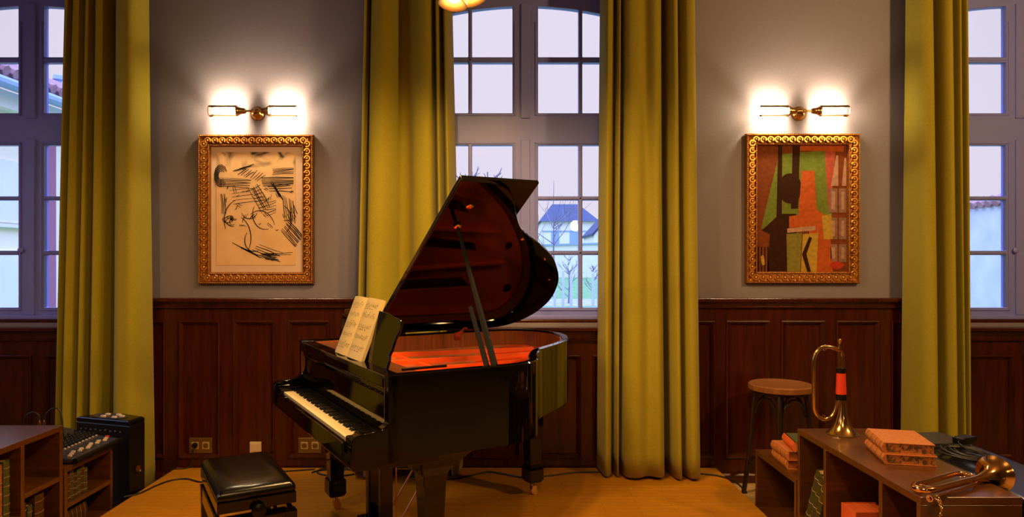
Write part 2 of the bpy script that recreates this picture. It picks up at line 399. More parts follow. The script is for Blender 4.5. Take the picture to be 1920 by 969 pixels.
# ------------------------------------------------------------------ framed pictures
def ornate_frame(cx, cz, w, h, fw, root):
    """gilded moulding: stepped profile, a band of scrolls, beaded outer and inner edges"""
    y0 = 4.995
    prof = [(0, y0), (0, y0 - .030), (.006, y0 - .040), (.014, y0 - .042), (.020, y0 - .034), (.035, y0 - .030), (.050, y0 - .026), (fw - .020, y0 - .024), (fw - .014, y0 - .034), (fw - .006, y0 - .030), (fw, y0 - .014), (fw, y0 - .004)]
    m = MB(); X0, X1, Z0, Z1 = cx - w / 2, cx + w / 2, cz - h / 2, cz + h / 2
    m.rings([[(X0 + t, y, Z0 + t), (X1 - t, y, Z0 + t), (X1 - t, y, Z1 - t), (X0 + t, y, Z1 - t)] for t, y in prof], cap=False)
    m.build('gilded_frame', M['giltdark'], root)
    orn = MB(); mid = (.018 + fw - .016) / 2
    def side(p0, p1, up):
        p0, p1 = Vector(p0), Vector(p1); L = (p1 - p0).length; dr = (p1 - p0).normalized(); up = Vector(up)
        n = max(1, round(L / .052))
        for k in range(n):
            c = p0 + dr * L * (k + .5) / n + Vector((0, -.006, 0))
            orn.torus(c + Vector((0, -.006, 0)), .0190, .0065, dr, up, 11, 6, -.5, 4.6)
            orn.tube([c + Vector((0, -.006, 0)) + dr * .0190 * math.cos(-.5) + up * .0190 * math.sin(-.5), c + dr * .026 + up * .004, c + dr * .030 + up * .016], [.0065, .0055, .002], 5)
            orn.ball(c + Vector((0, -.006, 0)), .0088, 8, 5)
    yb = y0 - .027
    side((X0 + mid, yb, Z0 + mid), (X0 + mid, yb, Z1 - mid), (-1, 0, 0)); side((X1 - mid, yb, Z1 - mid), (X1 - mid, yb, Z0 + mid), (1, 0, 0))
    side((X0 + mid, yb, Z1 - mid), (X1 - mid, yb, Z1 - mid), (0, 0, 1)); side((X1 - mid, yb, Z0 + mid), (X0 + mid, yb, Z0 + mid), (0, 0, -1))
    orn.build('scroll_carving', M['gilt'], root, smooth=True)
    for nm, t, yy, r, st_ in (('outer_beading', .010, y0 - .043, .0056, .0135), ('inner_beading', fw - .010, y0 - .034, .0048, .012)):
        bd = MB()
        a, b, c, d = X0 + t, X1 - t, Z0 + t, Z1 - t
        for (p, q) in (((a, c), (b, c)), ((b, c), (b, d)), ((b, d), (a, d)), ((a, d), (a, c))):
            L = math.hypot(q[0] - p[0], q[1] - p[1]); n = round(L / st_)
            for k in range(n): bd.ball((p[0] + (q[0] - p[0]) * k / n, yy, p[1] + (q[1] - p[1]) * k / n), r, 5, 3)
        bd.build(nm, M['gilt'], root, smooth=True)

def ribbon(m, pts, w, y):
    """flat brush stroke lying on a picture plane at depth y (points in X,Z)"""
    P = [Vector((p[0], p[1], 0)) for p in pts]; n = len(P); vs = []
    for i in range(n):
        t = (P[min(i + 1, n - 1)] - P[max(i - 1, 0)]); t = t.normalized() if t.length > 1e-9 else Vector((1, 0, 0)); nn = Vector((-t.y, t.x, 0))
        ww = w * 1.7 * (.35 + .65 * math.sin(math.pi * (i + .6) / (n + .2)))
        vs.append((m.b.verts.new((P[i].x + nn.x * ww, y, P[i].y + nn.y * ww)), m.b.verts.new((P[i].x - nn.x * ww, y, P[i].y - nn.y * ww))))
    for i in range(n - 1): m.b.faces.new((vs[i][0], vs[i][1], vs[i + 1][1], vs[i + 1][0]))

# left picture: cream sheet with loose ink strokes
lx, lz = (wx(371, 4.96) + wx(587.5, 4.96)) / 2, (wz(252, 4.96) + wz(532.5, 4.96)) / 2
lw, lh = wx(587.5, 4.96) - wx(371, 4.96), wz(252, 4.96) - wz(532.5, 4.96)
pl = thing('framed_drawing', 'gilt framed ink drawing on cream paper with a pale mount', 'picture', (0, 0, 0), group=None)
ornate_frame(lx, lz, lw, lh, .086, pl)
M['mount'] = mat('mount_board', (.78, .56, .44), .7)
def sheet_mat():
    m = noisy('drawing_paper', (.74, .46, .23), (.82, .53, .29), nscale=7, rough=.7)
    t = m.node_tree; N = t.nodes; L = t.links; b = N['Principled BSDF']; rp = b.inputs['Base Color'].links[0].from_node
    tc = N.new('ShaderNodeTexCoord'); sx = N.new('ShaderNodeSeparateXYZ'); L.new(tc.outputs['Generated'], sx.inputs[0])
    nz = N.new('ShaderNodeTexNoise'); nz.inputs['Scale'].default_value = 6.5; nz.inputs['Detail'].default_value = 3; nz.inputs['Distortion'].default_value = 1.5
    L.new(tc.outputs['Object'], nz.inputs['Vector'])
    mr = N.new('ShaderNodeMapRange'); mr.inputs['From Min'].default_value = .80; mr.inputs['From Max'].default_value = .97; L.new(sx.outputs['Z'], mr.inputs['Value'])
    r2 = N.new('ShaderNodeMapRange'); r2.inputs['From Min'].default_value = .47; r2.inputs['From Max'].default_value = .66; L.new(nz.outputs['Fac'], r2.inputs['Value'])
    mm = N.new('ShaderNodeMath'); mm.operation = 'MULTIPLY'; L.new(mr.outputs[0], mm.inputs[0]); L.new(r2.outputs[0], mm.inputs[1])
    mx = N.new('ShaderNodeMixRGB'); mx.inputs[2].default_value = (.055, .040, .028, 1)
    L.new(mm.outputs[0], mx.inputs['Fac']); L.new(rp.outputs['Color'], mx.inputs[1]); L.new(mx.outputs[0], b.inputs['Base Color'])
    return m
MB().box(lx - lw / 2 + .07, lx + lw / 2 - .07, 4.984, 4.992, lz - lh / 2 + .07, lz + lh / 2 - .07).build('mount', M['mount'], pl)
sx0, sx1, sz0, sz1 = wx(405.5, 4.98), wx(553.5, 4.98), wz(497, 4.98), wz(285, 4.98)
MB().box(sx0, sx1, 4.980, 4.984, sz0, sz1).build('drawing_sheet', sheet_mat(), pl)
ink = MB(); rn = random.Random(21)
def SP(u, v): return (sx0 + (sx1 - sx0) * u, sz0 + (sz1 - sz0) * v)
def arcst(u, v, r, a0, a1, sq=1., w=.0022, n=10):
    ribbon(ink, [SP(u + r * math.cos(a0 + (a1 - a0) * k / n), v + .7 * r * sq * math.sin(a0 + (a1 - a0) * k / n)) for k in range(n + 1)], w, 4.9785)
def hatch(u, v, du, dv, n, su, sv, w=.0016):
    for k in range(n):
        j = rn.uniform(-.012, .012)
        ribbon(ink, [SP(u + su * k + j, v + sv * k), SP(u + su * k + du * .5 + rn.uniform(-.01, .01), v + sv * k + dv * .5), SP(u + su * k + du, v + sv * k + dv + j)], w * rn.uniform(.7, 1.4), 4.9785)
# loose hatching, foliage loops, a low horizon and ground strokes
hatch(.02, .70, .40, -.01, 6, .005, .014); hatch(.58, .70, .40, .01, 7, .0, .012); hatch(.62, .715, .3, .0, 4, .02, -.02)
hatch(.28, .80, .10, .06, 8, .035, -.008); hatch(.20, .83, .16, .02, 5, .03, .008)
for k in range(5): arcst(.06, .79, .035 + .012 * k, rn.uniform(0, 1), 5.6, 1.7)
hatch(.06, .63, .01, -.17, 4, .018, .0)
hatch(.42, .67, .16, -.20, 5, .025, .012); hatch(.44, .67, .12, .03, 8, .016, -.028); hatch(.18, .66, .30, .03, 5, .01, -.03, .0014)
for k in range(9): arcst(rn.uniform(.14, .26), rn.uniform(.37, .42), rn.uniform(.03, .07), rn.uniform(0, 3), rn.uniform(4, 7), .7, .0018)
hatch(.84, .62, .03, -.20, 6, .026, -.01); hatch(.70, .73, .10, -.12, 5, .014, -.012); hatch(.90, .45, .06, -.09, 5, .018, .02)
hatch(.72, .80, .26, .02, 5, .0, .012, .0014); hatch(.64, .55, .12, .02, 6, .0, -.022, .0014)
arcst(.32, .40, .22, 1.9, 3.6, 1.2); arcst(.55, .30, .20, .3, 2.2, 1.3); arcst(.62, .45, .16, 2.6, 5.0, 1.2); arcst(.24, .24, .20, -.6, 1.2, 1.4); arcst(.48, .22, .12, 2.4, 5.2, 1.2); arcst(.80, .40, .15, -1., 1.2, 1.3); arcst(.42, .48, .10, 3.4, 6., 1.)
hatch(.20, .20, .24, -.08, 6, .03, -.012); hatch(.42, .12, .30, -.08, 5, .03, .016); hatch(.56, .10, .18, -.01, 7, .012, -.008)
hatch(.55, .09, .40, -.0, 2, .02, .012); hatch(.82, .30, .18, -.14, 9, .012, .012)
for k in range(26): hatch(rn.uniform(.1, .95), rn.uniform(.30, .75), rn.uniform(-.09, .09), rn.uniform(-.07, .05), 2, .02, .008, .0013)
ink.build('ink_strokes', M['ink'], pl)

# right picture: abstract colour fields in the same colours
rx, rz_ = (wx(1399, 4.96) + wx(1613, 4.96)) / 2, (wz(250, 4.96) + wz(531.5, 4.96)) / 2
rw, rh = wx(1613, 4.96) - wx(1399, 4.96), wz(250, 4.96) - wz(531.5, 4.96)
pr_ = thing('framed_painting', 'gilt framed abstract painting in brown, green, orange and yellow', 'picture')
ornate_frame(rx, rz_, rw, rh, .086, pr_)
rx0, rx1, rz0, rz1 = rx - rw / 2 + .082, rx + rw / 2 - .082, rz_ - rh / 2 + .082, rz_ + rh / 2 - .082
def RP(u, v): return (rx0 + (rx1 - rx0) * u, rz0 + (rz1 - rz0) * v)
def paintm(n, c, k=.75): return noisy(n, tuple(x * k for x in c), c, nscale=40, rough=.65, bump=.15, spec=.08)
MB().box(rx0 - .005, rx1 + .005, 4.984, 4.992, rz0 - .005, rz1 + .005).build('canvas', paintm('umber_paint', (.21, .055, .018)), pr_)
def field(name, m, pts, lv, smooth=False):
    q = [RP(*p) for p in pts]
    if smooth: q = [(p.x, p.y) for p in spline([(a, b, 0) for a, b in q] + [(q[0][0], q[0][1], 0)], 6)][:-1]
    MB().prism(q, XZ, 4.9840, 4.9840 - .0006 * lv).build(name, m, pr_)
PC = dict(green=(.20, .27, .045), dark=(.050, .016, .008), orange=(.62, .13, .030), yellow=(.62, .40, .06), olive=(.30, .26, .05), pink=(.55, .11, .08), mauve=(.36, .20, .16), pale=(.60, .34, .24), red=(.62, .06, .02))
PC = {k: tuple(x * .8 for x in v) for k, v in PC.items()}
PMT = {k: paintm(k + '_paint', v) for k, v in PC.items()}
field('green_field', PMT['green'], [(.05, .34), (.25, .93), (.75, .96), (.84, .42), (.30, .38)], 1)
field('orange_band', PMT['orange'], [(.48, .96), (.96, .95), (.96, 1.0), (.48, 1.0)], 2)
field('pink_wedge', PMT['pink'], [(.755, .955), (.87, .95), (.82, .52), (.79, .5)], 2)
field('dark_column', PMT['dark'], [(.22, .40), (.24, 1.0), (.285, 1.0), (.28, .40)], 2)
field('dark_column', PMT['dark'], [(.38, .50), (.40, 1.0), (.48, 1.0), (.46, .50)], 2)
field('dark_field', PMT['dark'], [(.12, .0), (.15, .30), (.06, .33), (.26, .46), (.44, .46), (.44, .0)], 3)
field('dark_disc', PMT['dark'], [(.37 + .13 * math.cos(a), .66 + .12 * math.sin(a)) for a in [2 * math.pi * k / 20 for k in range(20)]], 3)
field('orange_field', PMT['orange'], [(.46, .44), (.50, .80), (.64, .80), (.66, .50), (.80, .42), (.84, .0), (.60, .0), (.58, .34)], 4)
field('orange_block', PMT['orange'], [(.36, .35), (.36, .44), (.62, .47), (.62, .36)], 5)
field('pale_band', PMT['pale'], [(.34, .31), (.34, .345), (.65, .365), (.65, .33)], 6)
field('olive_field', PMT['olive'], [(.34, .0), (.33, .30), (.50, .31), (.48, .0)], 5)
field('yellow_field', PMT['yellow'], [(.49, .0), (.51, .30), (.68, .31), (.66, .0)], 5)
field('dark_stripe', PMT['dark'], [(.56, .0), (.50, .14), (.58, .28), (.61, .27), (.55, .14), (.60, .0)], 6)
field('yellow_wedge', PMT['yellow'], [(.72, .44), (.82, .46), (.84, .26), (.74, .26)], 5)
for a, b, c, d in ((.80, .89, .47, .66), (.91, .99, .47, .66), (.79, .89, .26, .43), (.91, .99, .26, .43), (.79, .89, .08, .22), (.91, .99, .08, .22)):
    field('mauve_panel', PMT['mauve'], rect(a, b, c, d), 3)
    field('pale_panel', PMT['pale'], rect(a + .025, b - .025, c + .025, d - .025), 4)
field('pale_wedge', PMT['pale'], [(.88, .92), (.90, .92), (.90, .68), (.82, .68)], 3)
field('pale_wedge', PMT['pale'], [(.97, .90), (.99, .90), (.99, .68), (.94, .68)], 3)
field('red_leaf', PMT['red'], [(.80, .05), (.86, .085), (.97, .06), (.88, .02)], 6, True)
field('yellow_spot', PMT['yellow'], [(.06, .06), (.05, .12), (.08, .13), (.09, .06)], 4, True)
for k in range(4): field('dark_bar', PMT['dark'], rect(.015 + .035 * k, .03 + .035 * k, .0, .2), 3)

# ------------------------------------------------------------------ wall sconces
M['filament'] = emit('warm_bulb', (1., .72, .38), 270)
def sconce(px, label):
    cx, cz = wx(px, 4.9), wz(208, 4.9); y = 4.90
    root = thing('wall_sconce', label, 'wall lamp', (cx, WALL, cz), group='twin tube wall sconces')
    MB().lathe([(0, -.055), (.018, -.052), (.034, -.040), (.040, -.026), (.050, -.020), (.053, -.010), (.053, 0)], (0, 0, 0), 'Y', 28).build('backplate', M['oldbrass'], root, smooth=True)
    MB().lathe([(0, -.118), (.010, -.116), (.015, -.108), (.015, -.094), (.010, -.088), (.010, -.05)], (0, 0, 0), 'Y', 16).build('hub', M['oldbrass'], root, smooth=True)
    for sg in (-1, 1):
        a = MB().lathe([(.007, 0), (.007, sg * .055)], (0, -.10, 0), 'X', 12)
        a.build('arm', M['oldbrass'], root, smooth=True)
        so = MB().lathe([(.010, sg * .050), (.017, sg * .054), (.022, sg * .062), (.022, sg * .082), (.026, sg * .086), (.026, sg * .096), (.034, sg * .104), (.034, sg * .118), (.012, sg * .12)], (0, -.10, 0), 'X', 20)
        so.build('socket', M['oldbrass'], root, smooth=True)
        g = MB().lathe([(.036, sg * .112), (.040, sg * .118), (.041, sg * .150), (.041, sg * .300), (.0405, sg * .306), (.038, sg * .306), (.038, sg * .120)], (0, -.10, 0), 'X', 24, cap=False)
        g.build('glass_tube', M['tubeglass'], root, smooth=True)
        b = MB().lathe([(.010, sg * .118), (.018, sg * .124), (.023, sg * .140), (.023, sg * .276), (.017, sg * .290), (.0, sg * .296)], (0, -.10, 0), 'X', 14)
        b.build('bulb', M['filament'], root, smooth=True)
        w = MB()
        for z_ in (-.0405, .0405):
            w.tube([(sg * .11, -.10, z_), (sg * .306, -.10, z_)], .0016, 5)
        w.torus((sg * .306, -.10, 0), .0405, .002, (0, 1, 0), (0, 0, 1), 20, 5).build('wire_guard', M['oldbrass'], root, smooth=True)
sconce(474.5, 'brass twin tube wall sconce above the framed ink drawing')
sconce(1508, 'brass twin tube wall sconce above the abstract painting')

# ------------------------------------------------------------------ wall sockets
def outlet(name, label, px0, px1, py0, py1, n, cat='socket', group=None):
    d = 4.989
    x0, x1, z0, z1 = wx(px0, d), wx(px1, d), wz(py1, d), wz(py0, d)
    root = thing(name, label, cat, ((x0 + x1) / 2, d, (z0 + z1) / 2), group=group)
    w, h = (x1 - x0) / 2, (z1 - z0) / 2
    MB().box(-w, w, -.010, 0, -h, h).build('cover_plate', M['socketplate'], root, bevel=.003)
    for k in range(n):
        c = 0 if n == 1 else (-1 + 2 * k) * w * .47
        MB().box(c - .026, c + .026, -.014, -.006, -.027, .027).build('socket_insert', M['socket'], root, bevel=.003)
        MB().lathe([(.0005, -.0145), (.017, -.0145), (.0185, -.0150), (.0195, -.0142)], (c, 0, 0), 'Y', 20).build('socket_well', M['socketplate'], root)
        MB().ball((c - .008, -.0146, 0), .003, 8, 5).ball((c + .008, -.0146, 0), .003, 8, 5).build('socket_holes', M['ink'], root)
    return root
outlet('wall_socket', 'double wall socket with a black plug in its left half', 355.5, 398.5, 820, 849, 2)
outlet('wall_socket', 'double wall socket partly hidden by the piano keyboard', 560, 603, 820, 849, 2)
outlet('wall_socket', 'single wall socket beside the bar stool legs', 1379, 1404, 855, 883, 1)
d = 4.989
sw = thing('wall_switch', 'small white square switch on the dark panelling above the piano bench', 'switch', (wx(480, d), d, wz(838, d)))
MB().box(-.042, .042, -.016, 0, -.042, .042).build('switch_plate', M['white'], sw, bevel=.006)
MB().box(-.030, .030, -.020, -.012, -.030, .030).build('rocker', M['white'], sw, bevel=.003)
pg = thing('power_plug', 'black power plug and cord in the left double wall socket', 'plug', (wx(366, 4.97), 4.974, wz(834, 4.97)))
MB().lathe([(.017, 0), (.018, -.006), (.018, -.026), (.013, -.034), (0, -.036)], (0, 0, 0), 'Y', 18).build('plug_body', M['black'], pg, smooth=True)
MB().tube(spline([(0, -.030, -.006), (-.002, -.034, -.03), (-.005, -.030, -.08), (-.015, -.040, -.132), (-.04, -.055, -.149), (-.10, -.075, -.150), (-.2, -.07, -.150)], 6), .0038, 8).build('plug_cord', M['rubber'], pg, smooth=True)

# ------------------------------------------------------------------ grand piano
UA = math.atan2(-.869, .494)
L0 = Vector((-.972, 4.11, PZ))
piano = thing('grand_piano', 'black lacquered grand piano with raised lid and orange iron plate', 'piano', L0, UA)
def uv2w(u, v, z=0): return (L0.x + .494 * u + .869 * v, L0.y - .869 * u + .494 * v, L0.z + z)
RT, RB = 1.01, .648
curve = [(-.14, -.178), (-.14, .2), (-.14, .6), (-.14, .95), (-.138, 1.10), (-.118, 1.23), (-.06, 1.325), (.03, 1.392), (.12, 1.420), (.22, 1.427), (.355, 1.398), (.482, 1.345), (.605, 1.262), (.72, 1.165), (.822, 1.04), (.915, .905), (.997, .80), (1.123, .705), (1.225, .644), (1.298, .583), (1.346, .493), (1.362, .38), (1.362, .1), (1.362, -.178)]
outl = [(p.x, p.y) for p in spline([(a, b, 0) for a, b in curve], 5)]
def offset(pl, t):
    out = []
    for i, p in enumerate(pl):
        a, b = pl[max(i - 1, 0)], pl[min(i + 1, len(pl) - 1)]
        dx, dy = b[0] - a[0], b[1] - a[1]; L = math.hypot(dx, dy)
        out.append((p[0] + dy / L * t, p[1] - dx / L * t))
    return out
inn = offset(outl, .045)
m = MB()
rb = .006
m.rings([[(o[0], o[1], RB), (o[0], o[1], RT - rb), (o[0] + (i_[0] - o[0]) * .13, o[1] + (i_[1] - o[1]) * .13, RT), (o[0] + (i_[0] - o[0]) * .87, o[1] + (i_[1] - o[1]) * .87, RT), (i_[0], i_[1], RT - rb), (i_[0], i_[1], RB)] for o, i_ in zip(outl, inn)])
m.build('rim', M['lacquer'], piano, smooth=True)
i2, i3 = offset(outl, .0455), offset(outl, .050)
MB().rings([[(a[0], a[1], .80), (a[0], a[1], RT - .012), (b[0], b[1], RT - .012), (b[0], b[1], .80)] for a, b in zip(i2, i3)]).build('rim_lining', M['liner'], piano, smooth=True)
MB().prism(offset(outl, .044), XY, .70, .715).build('soundboard', M['liner'], piano)
# underside beams
ub = MB()
for a, b in (((.1, -.05), (.1, 1.3)), ((.6, -.05), (.45, 1.2)), ((1.15, -.05), (.7, .9))):
    ub.tube([(a[0], a[1], .672), (b[0], b[1], .672)], .03, 4)
ub.build('back_beams', M['satin'], piano)
# iron plate with openings
pin = offset(outl, .058)
plate = [p for p in pin if p[1] > .03]
plate = [(plate[0][0], .03)] + plate + [(plate[-1][0], .03)]
def disc(u, v, r, n=18): return [(u + r * math.cos(2 * math.pi * k / n), v + r * math.sin(2 * math.pi * k / n)) for k in range(n)]
holes = [disc(1.185, .44, .055), disc(1.22, .27, .028), disc(.10, 1.28, .035), disc(.42, 1.22, .03),
         [(.10, .36), (.17, .36), (.19, .9), (.12, .98)], [(.42, .36), (.50, .36), (.44, .95), (.38, .98)],
         [(.74, .36), (.82, .36), (.72, .80), (.64, .88)], [(.98, .36), (1.03, .36), (.98, .56), (.92, .62)]]
MB().holed(plate, holes, XY, .895, .905).build('iron_plate', M['orange'], piano, bevel=.002, seg=1)
ps = MB()
for (a, b, c, d_) in ((.235, .06, .30, 1.20), (.555, .06, .52, 1.14), (.875, .06, .74, .98), (1.10, .06, 1.06, .62)):
    ps.hexa([(a - .014, b, .905), (a + .014, b, .905), (c + .012, d_, .905), (c - .012, d_, .905), (a - .009, b, .950), (a + .009, b, .950), (c + .008, d_, .930), (c - .008, d_, .930)])
ps.hexa([(-.06, .28, .905), (1.28, .28, .905), (1.28, .32, .905), (-.06, .32, .905), (-.06, .29, .93), (1.28, .29, .93), (1.28, .31, .93), (-.06, .31, .93)])
ps.build('plate_struts', M['orange'], piano, bevel=.003)
# red felt strip, bridge
br = MB().tube(spline([(.95, .48, .885), (.80, .66, .885), (.60, .86, .885), (.42, 1.02, .885), (.25, 1.10, .885)], 6), .014, 6)
br.build('bridge', M['deskwood'], piano)
sg_ = MB()
for k in range(84):
    f = k / 83
    u0 = -.02 + 1.2 * f
    L = 1.08 - .92 * f ** .75
    sg_.tube([(u0, .10, .918), (u0 - .06 * (1 - f) + .10 * (f < .25), .12 + L, .912)], .0009, 3)
tag(sg_.build('strings', M['string'], piano), kind='stuff')
MB().box(-.06, 1.28, .045, .085, .905, .935).build('pin_block', M['satin'], piano)
tp = MB()
for k in range(100):
    f = k / 99
    for j in range(2): tp.lathe([(.003, .935), (.003, .957)], (-.04 + 1.3 * f, .055 + .018 * j, 0), 'Z', 5)
tag(tp.build('tuning_pins', M['string'], piano), kind='stuff')
# keybed, key slip, cheeks, blocks, fallboard
MB().prism([(-.326, .632), (-.10, .622), (.05, .622), (.05, .69), (-.326, .69)], YZ, -.138, 1.360).build('keybed', M['lacquer'], piano, bevel=.004)
MB().box(-.005, 1.23, -.330, -.306, .636, .722).build('key_slip', M['lacquer'], piano, bevel=.005)
chk = [(-.170, .636), (-.330, .636), (-.335, .65), (-.335, .752), (-.326, .768), (-.310, .776), (-.26, .780), (-.215, .786), (-.190, .797), (-.172, .815), (-.160, .84), (-.156, .87), (-.158, .90), (-.166, .93), (-.176, .955), (-.178, RT - .004), (-.13, RT - .004), (-.13, .64)]
for a, b in ((-.14, -.088), (1.310, 1.362)):
    MB().prism(chk, YZ, a, b).build('cheek', M['lacquer'], piano, bevel=.004, smooth=True)
for a, b in ((-.088, -.004), (1.229, 1.310)):
    MB().box(a, b, -.318, -.165, .66, .752).build('key_block', M['lacquer'], piano, bevel=.006)
MB().prism([(-.150, .742), (-.158, .75), (-.150, .90), (-.158, .915), (-.166, .925), (-.160, .935), (-.138, .935), (-.135, .742)], YZ, -.088, 1.310).build('fallboard', M['lacquer'], piano)
MB().box(-.004, 1.229, -.168, -.150, .728, .744).build('felt_strip', M['satin'], piano)
MB().prism([(-.178, .945), (-.185, .952), (-.185, .985), (-.178, 1.000), (-.10, 1.0), (-.10, .945)], YZ, -.088, 1.310).build('front_rail', M['lacquer'], piano, bevel=.003)
MB().box(-.088, 1.310, -.128, .03, .968, .986).build('music_shelf', M['deskwood'], piano, bevel=.002)
# keys: 52 white, 36 black
KW = 1.225 / 52
wk = MB().box(.0006, KW - .0006, -.3000, -.152, .706, .730).build('white_key', M['ivory'], piano, bevel=.0012, seg=1)
bk = MB().hexa([(-.0055, -.250, .728), (.0055, -.250, .728), (.0055, -.152, .728), (-.0055, -.152, .728), (-.0042, -.243, .7415), (.0042, -.243, .7415), (.0042, -.152, .7415), (-.0042, -.152, .7415)]).build('black_key', M['ebony'], piano, bevel=.001, seg=1)
firstb = True
for k in range(52):
    o = wk if k == 0 else wk.copy()
    if k: COL.objects.link(o); o.parent = piano
    o.location = (k * KW, 0, 0)
    if k < 51 and k % 7 not in (1, 4):
        q = bk if firstb else bk.copy()
        if not firstb: COL.objects.link(q); q.parent = piano
        firstb = False
        q.location = ((k + 1) * KW, 0, 0)
# music desk with scalloped sides, leaning back
def desk_pt(u, s, t): return (u, -.108 + s * .26 + t * .966, .986 + s * .966 - t * .26)
side_ = [(1.10, 0), (1.135, .01), (1.140, .05), (1.128, .075), (1.140, .10), (1.150, .15), (1.172, .19), (1.180, .215), (1.165, .238), (1.13, .243), (1.08, .246)]
mid_ = 1.5
dl = side_ + [(1.0, .258), (.75, .268), (.5, .258)] + [(mid_ - u, s) for u, s in reversed(side_)]
MB().prism(dl, desk_pt, 0, .014).build('music_desk', M['lacquer'], piano, bevel=.003)
MB().box(.36, 1.14, -.125, -.105, .986, .998).build('desk_ledge', M['deskwood'], piano, bevel=.003)
MB().tube([(1.14, -.03, .992), (1.14, .19, .992)], .007, 6).tube([(.36, -.03, .992), (.36, .19, .992)], .007, 6).build('desk_slides', M['satin'], piano)
# legs with casters
def leg(u, v, ang=0.):
    hs = [(.075, .075, .63), (.072, .072, .585), (.058, .058, .55), (.052, .052, .50), (.040, .040, .20), (.040, .040, .195), (.050, .050, .185), (.052, .052, .17), (.052, .052, .105), (.040, .040, .085)]
    m = MB().rings([[(u - a, v - b, z), (u + a, v - b, z), (u + a, v + b, z), (u - a, v + b, z)] for a, b, z in hs])
    o = m.build('leg', M['lacquer'], piano, bevel=.005)
    c = MB().lathe([(.020, .088), (.020, .076), (.008, .07), (.008, .05)], (u, v, 0), 'Z', 14)
    c.box(u - .016, u - .012, v - .012, v + .022, .02, .062).box(u + .012, u + .016, v - .012, v + .022, .02, .062).box(u - .016, u + .016, v - .012, v + .014, .056, .064)
    c.build('caster_fork', M['brass'], o, bevel=.001, seg=1)
    MB().lathe([(.008, -.010), (.020, -.010), (.0225, -.006), (.0225, .006), (.020, .010), (.008, .010)], (u, v + .012, .0225), 'X', 20).build('caster_wheel', M['brass'], o, smooth=True)
leg(.0, .0); leg(1.255, .06); leg(.36, 1.16)
for u, v in ((1.255, .06), (.0, .0), (.36, 1.16)):
    MB().rings([[(u - a, v - b, z), (u + a * .6, v - b, z), (u + a * .6, v + b, z), (u - a, v + b, z)] for a, b, z in ((.078, .078, .56), (.085, .085, .58), (.15, .16, .64), (.16, .17, .66))]).build('leg_corbel', M['lacquer'], piano, bevel=.004)
# pedal lyre
ly = MB().box(.49, .535, .02, .085, .10, .63).box(.685, .73, .02, .085, .10, .63).box(.47, .75, .0, .105, .55, .63).box(.46, .76, -.02, .13, .05, .12)
lyre = ly.build('pedal_lyre', M['lacquer'], piano, bevel=.006)
for k in range(3):
    MB().prism([(-.02, .05), (-.10, .045), (-.125, .05), (-.125, .06), (-.10, .06), (-.02, .066)], YZ, .535 + .06 * k, .565 + .06 * k).build('pedal', M['brass'], lyre, bevel=.003)
    MB().tube([(.46 + .065 * k, .155, .06), (.46 + .065 * k, .155, .635)], .0048, 8).build('pedal_rod', M['rod'], lyre)
for u in (.53, .69):
    MB().tube([(u, .12, .10), (u + .02, .46, .64)], .0055, 8).build('lyre_brace', M['rod'], lyre)
# lid (hinged along the spine), folded front flap, knobs, prop
TH = R(34); LC, LS = math.cos(TH), math.sin(TH)
def lid(w, v, t): return (-.145 + w * LC - t * LS, v, 1.018 + w * LS + t * LC)
lo = [(p[0] + .14, p[1]) for p in offset(outl, -.008)]
lo = [p for p in lo if p[1] > .285]
lo = [(lo[0][0], .285)] + lo + [(lo[-1][0], .285)]
lidm = MB().prism(lo, lid, 0, .020).build('lid', M['lacquer'], piano, bevel=.004)
MB().prism([(.005, .29), (1.505, .29), (1.505, .738), (.005, .738)], lid, .022, .042).build('front_flap', M['lacquer'], piano, bevel=.004)
hg = MB()
for v in (.45, .85, 1.05): hg.box(-.15, -.135, v - .05, v + .05, 1.004, 1.028)
hg.build('lid_hinge', M['satin'], piano)
for w, v, r in ((1.32, .41, .018), (1.05, .86, .010), (.62, 1.28, .007), (.85, 1.12, .007)):
    q = Vector((-LS * -1, 0, -LC))
    MB().lathedir([(r, 0), (r * 1.1, .004), (r * .7, .008), (r * .45, .009)], lid(w, v, 0), Vector((LS, 0, -LC)), 16).build('lid_button', M['brass'], piano, smooth=True)
pt0, pt1 = Vector((1.300, .375, .945)), Vector(lid(1.16, .405, -.002))
dv = (pt1 - pt0)
MB().tube([pt0, pt0 + dv * .35, pt0 + dv * .97, pt1], [.019, .017, .011, .010], 4).build('lid_prop', M['propblack'], piano, bevel=.002)
a0 = pt0 + Vector((-.01, -.035, .0))
MB().tube([a0, a0 + dv * .42 + Vector((-.012, -.004, .01))], [.016, .013], 4).build('short_prop', M['propblack'], piano, bevel=.002)
MB().lathedir([(.016, 0), (.020, .004), (.020, .012), (.013, .018)], lid(1.16, .405, 0), Vector((LS, 0, -LC)), 18).build('prop_socket', M['brass'], piano, smooth=True)
# small brass lock latch on the inner far rim
la = MB().box(.03, .036, .83, .875, .955, 1.005); la.xf(Matrix.Translation((-.12, 0, 0)))
la.box(-.091, -.075, .85, .89, .995, 1.012).tube([(-.085, .87, 1.01), (-.075, .90, 1.035), (-.07, .915, 1.03)], .006, 6)
la.build('lid_catch', M['copper'], piano)

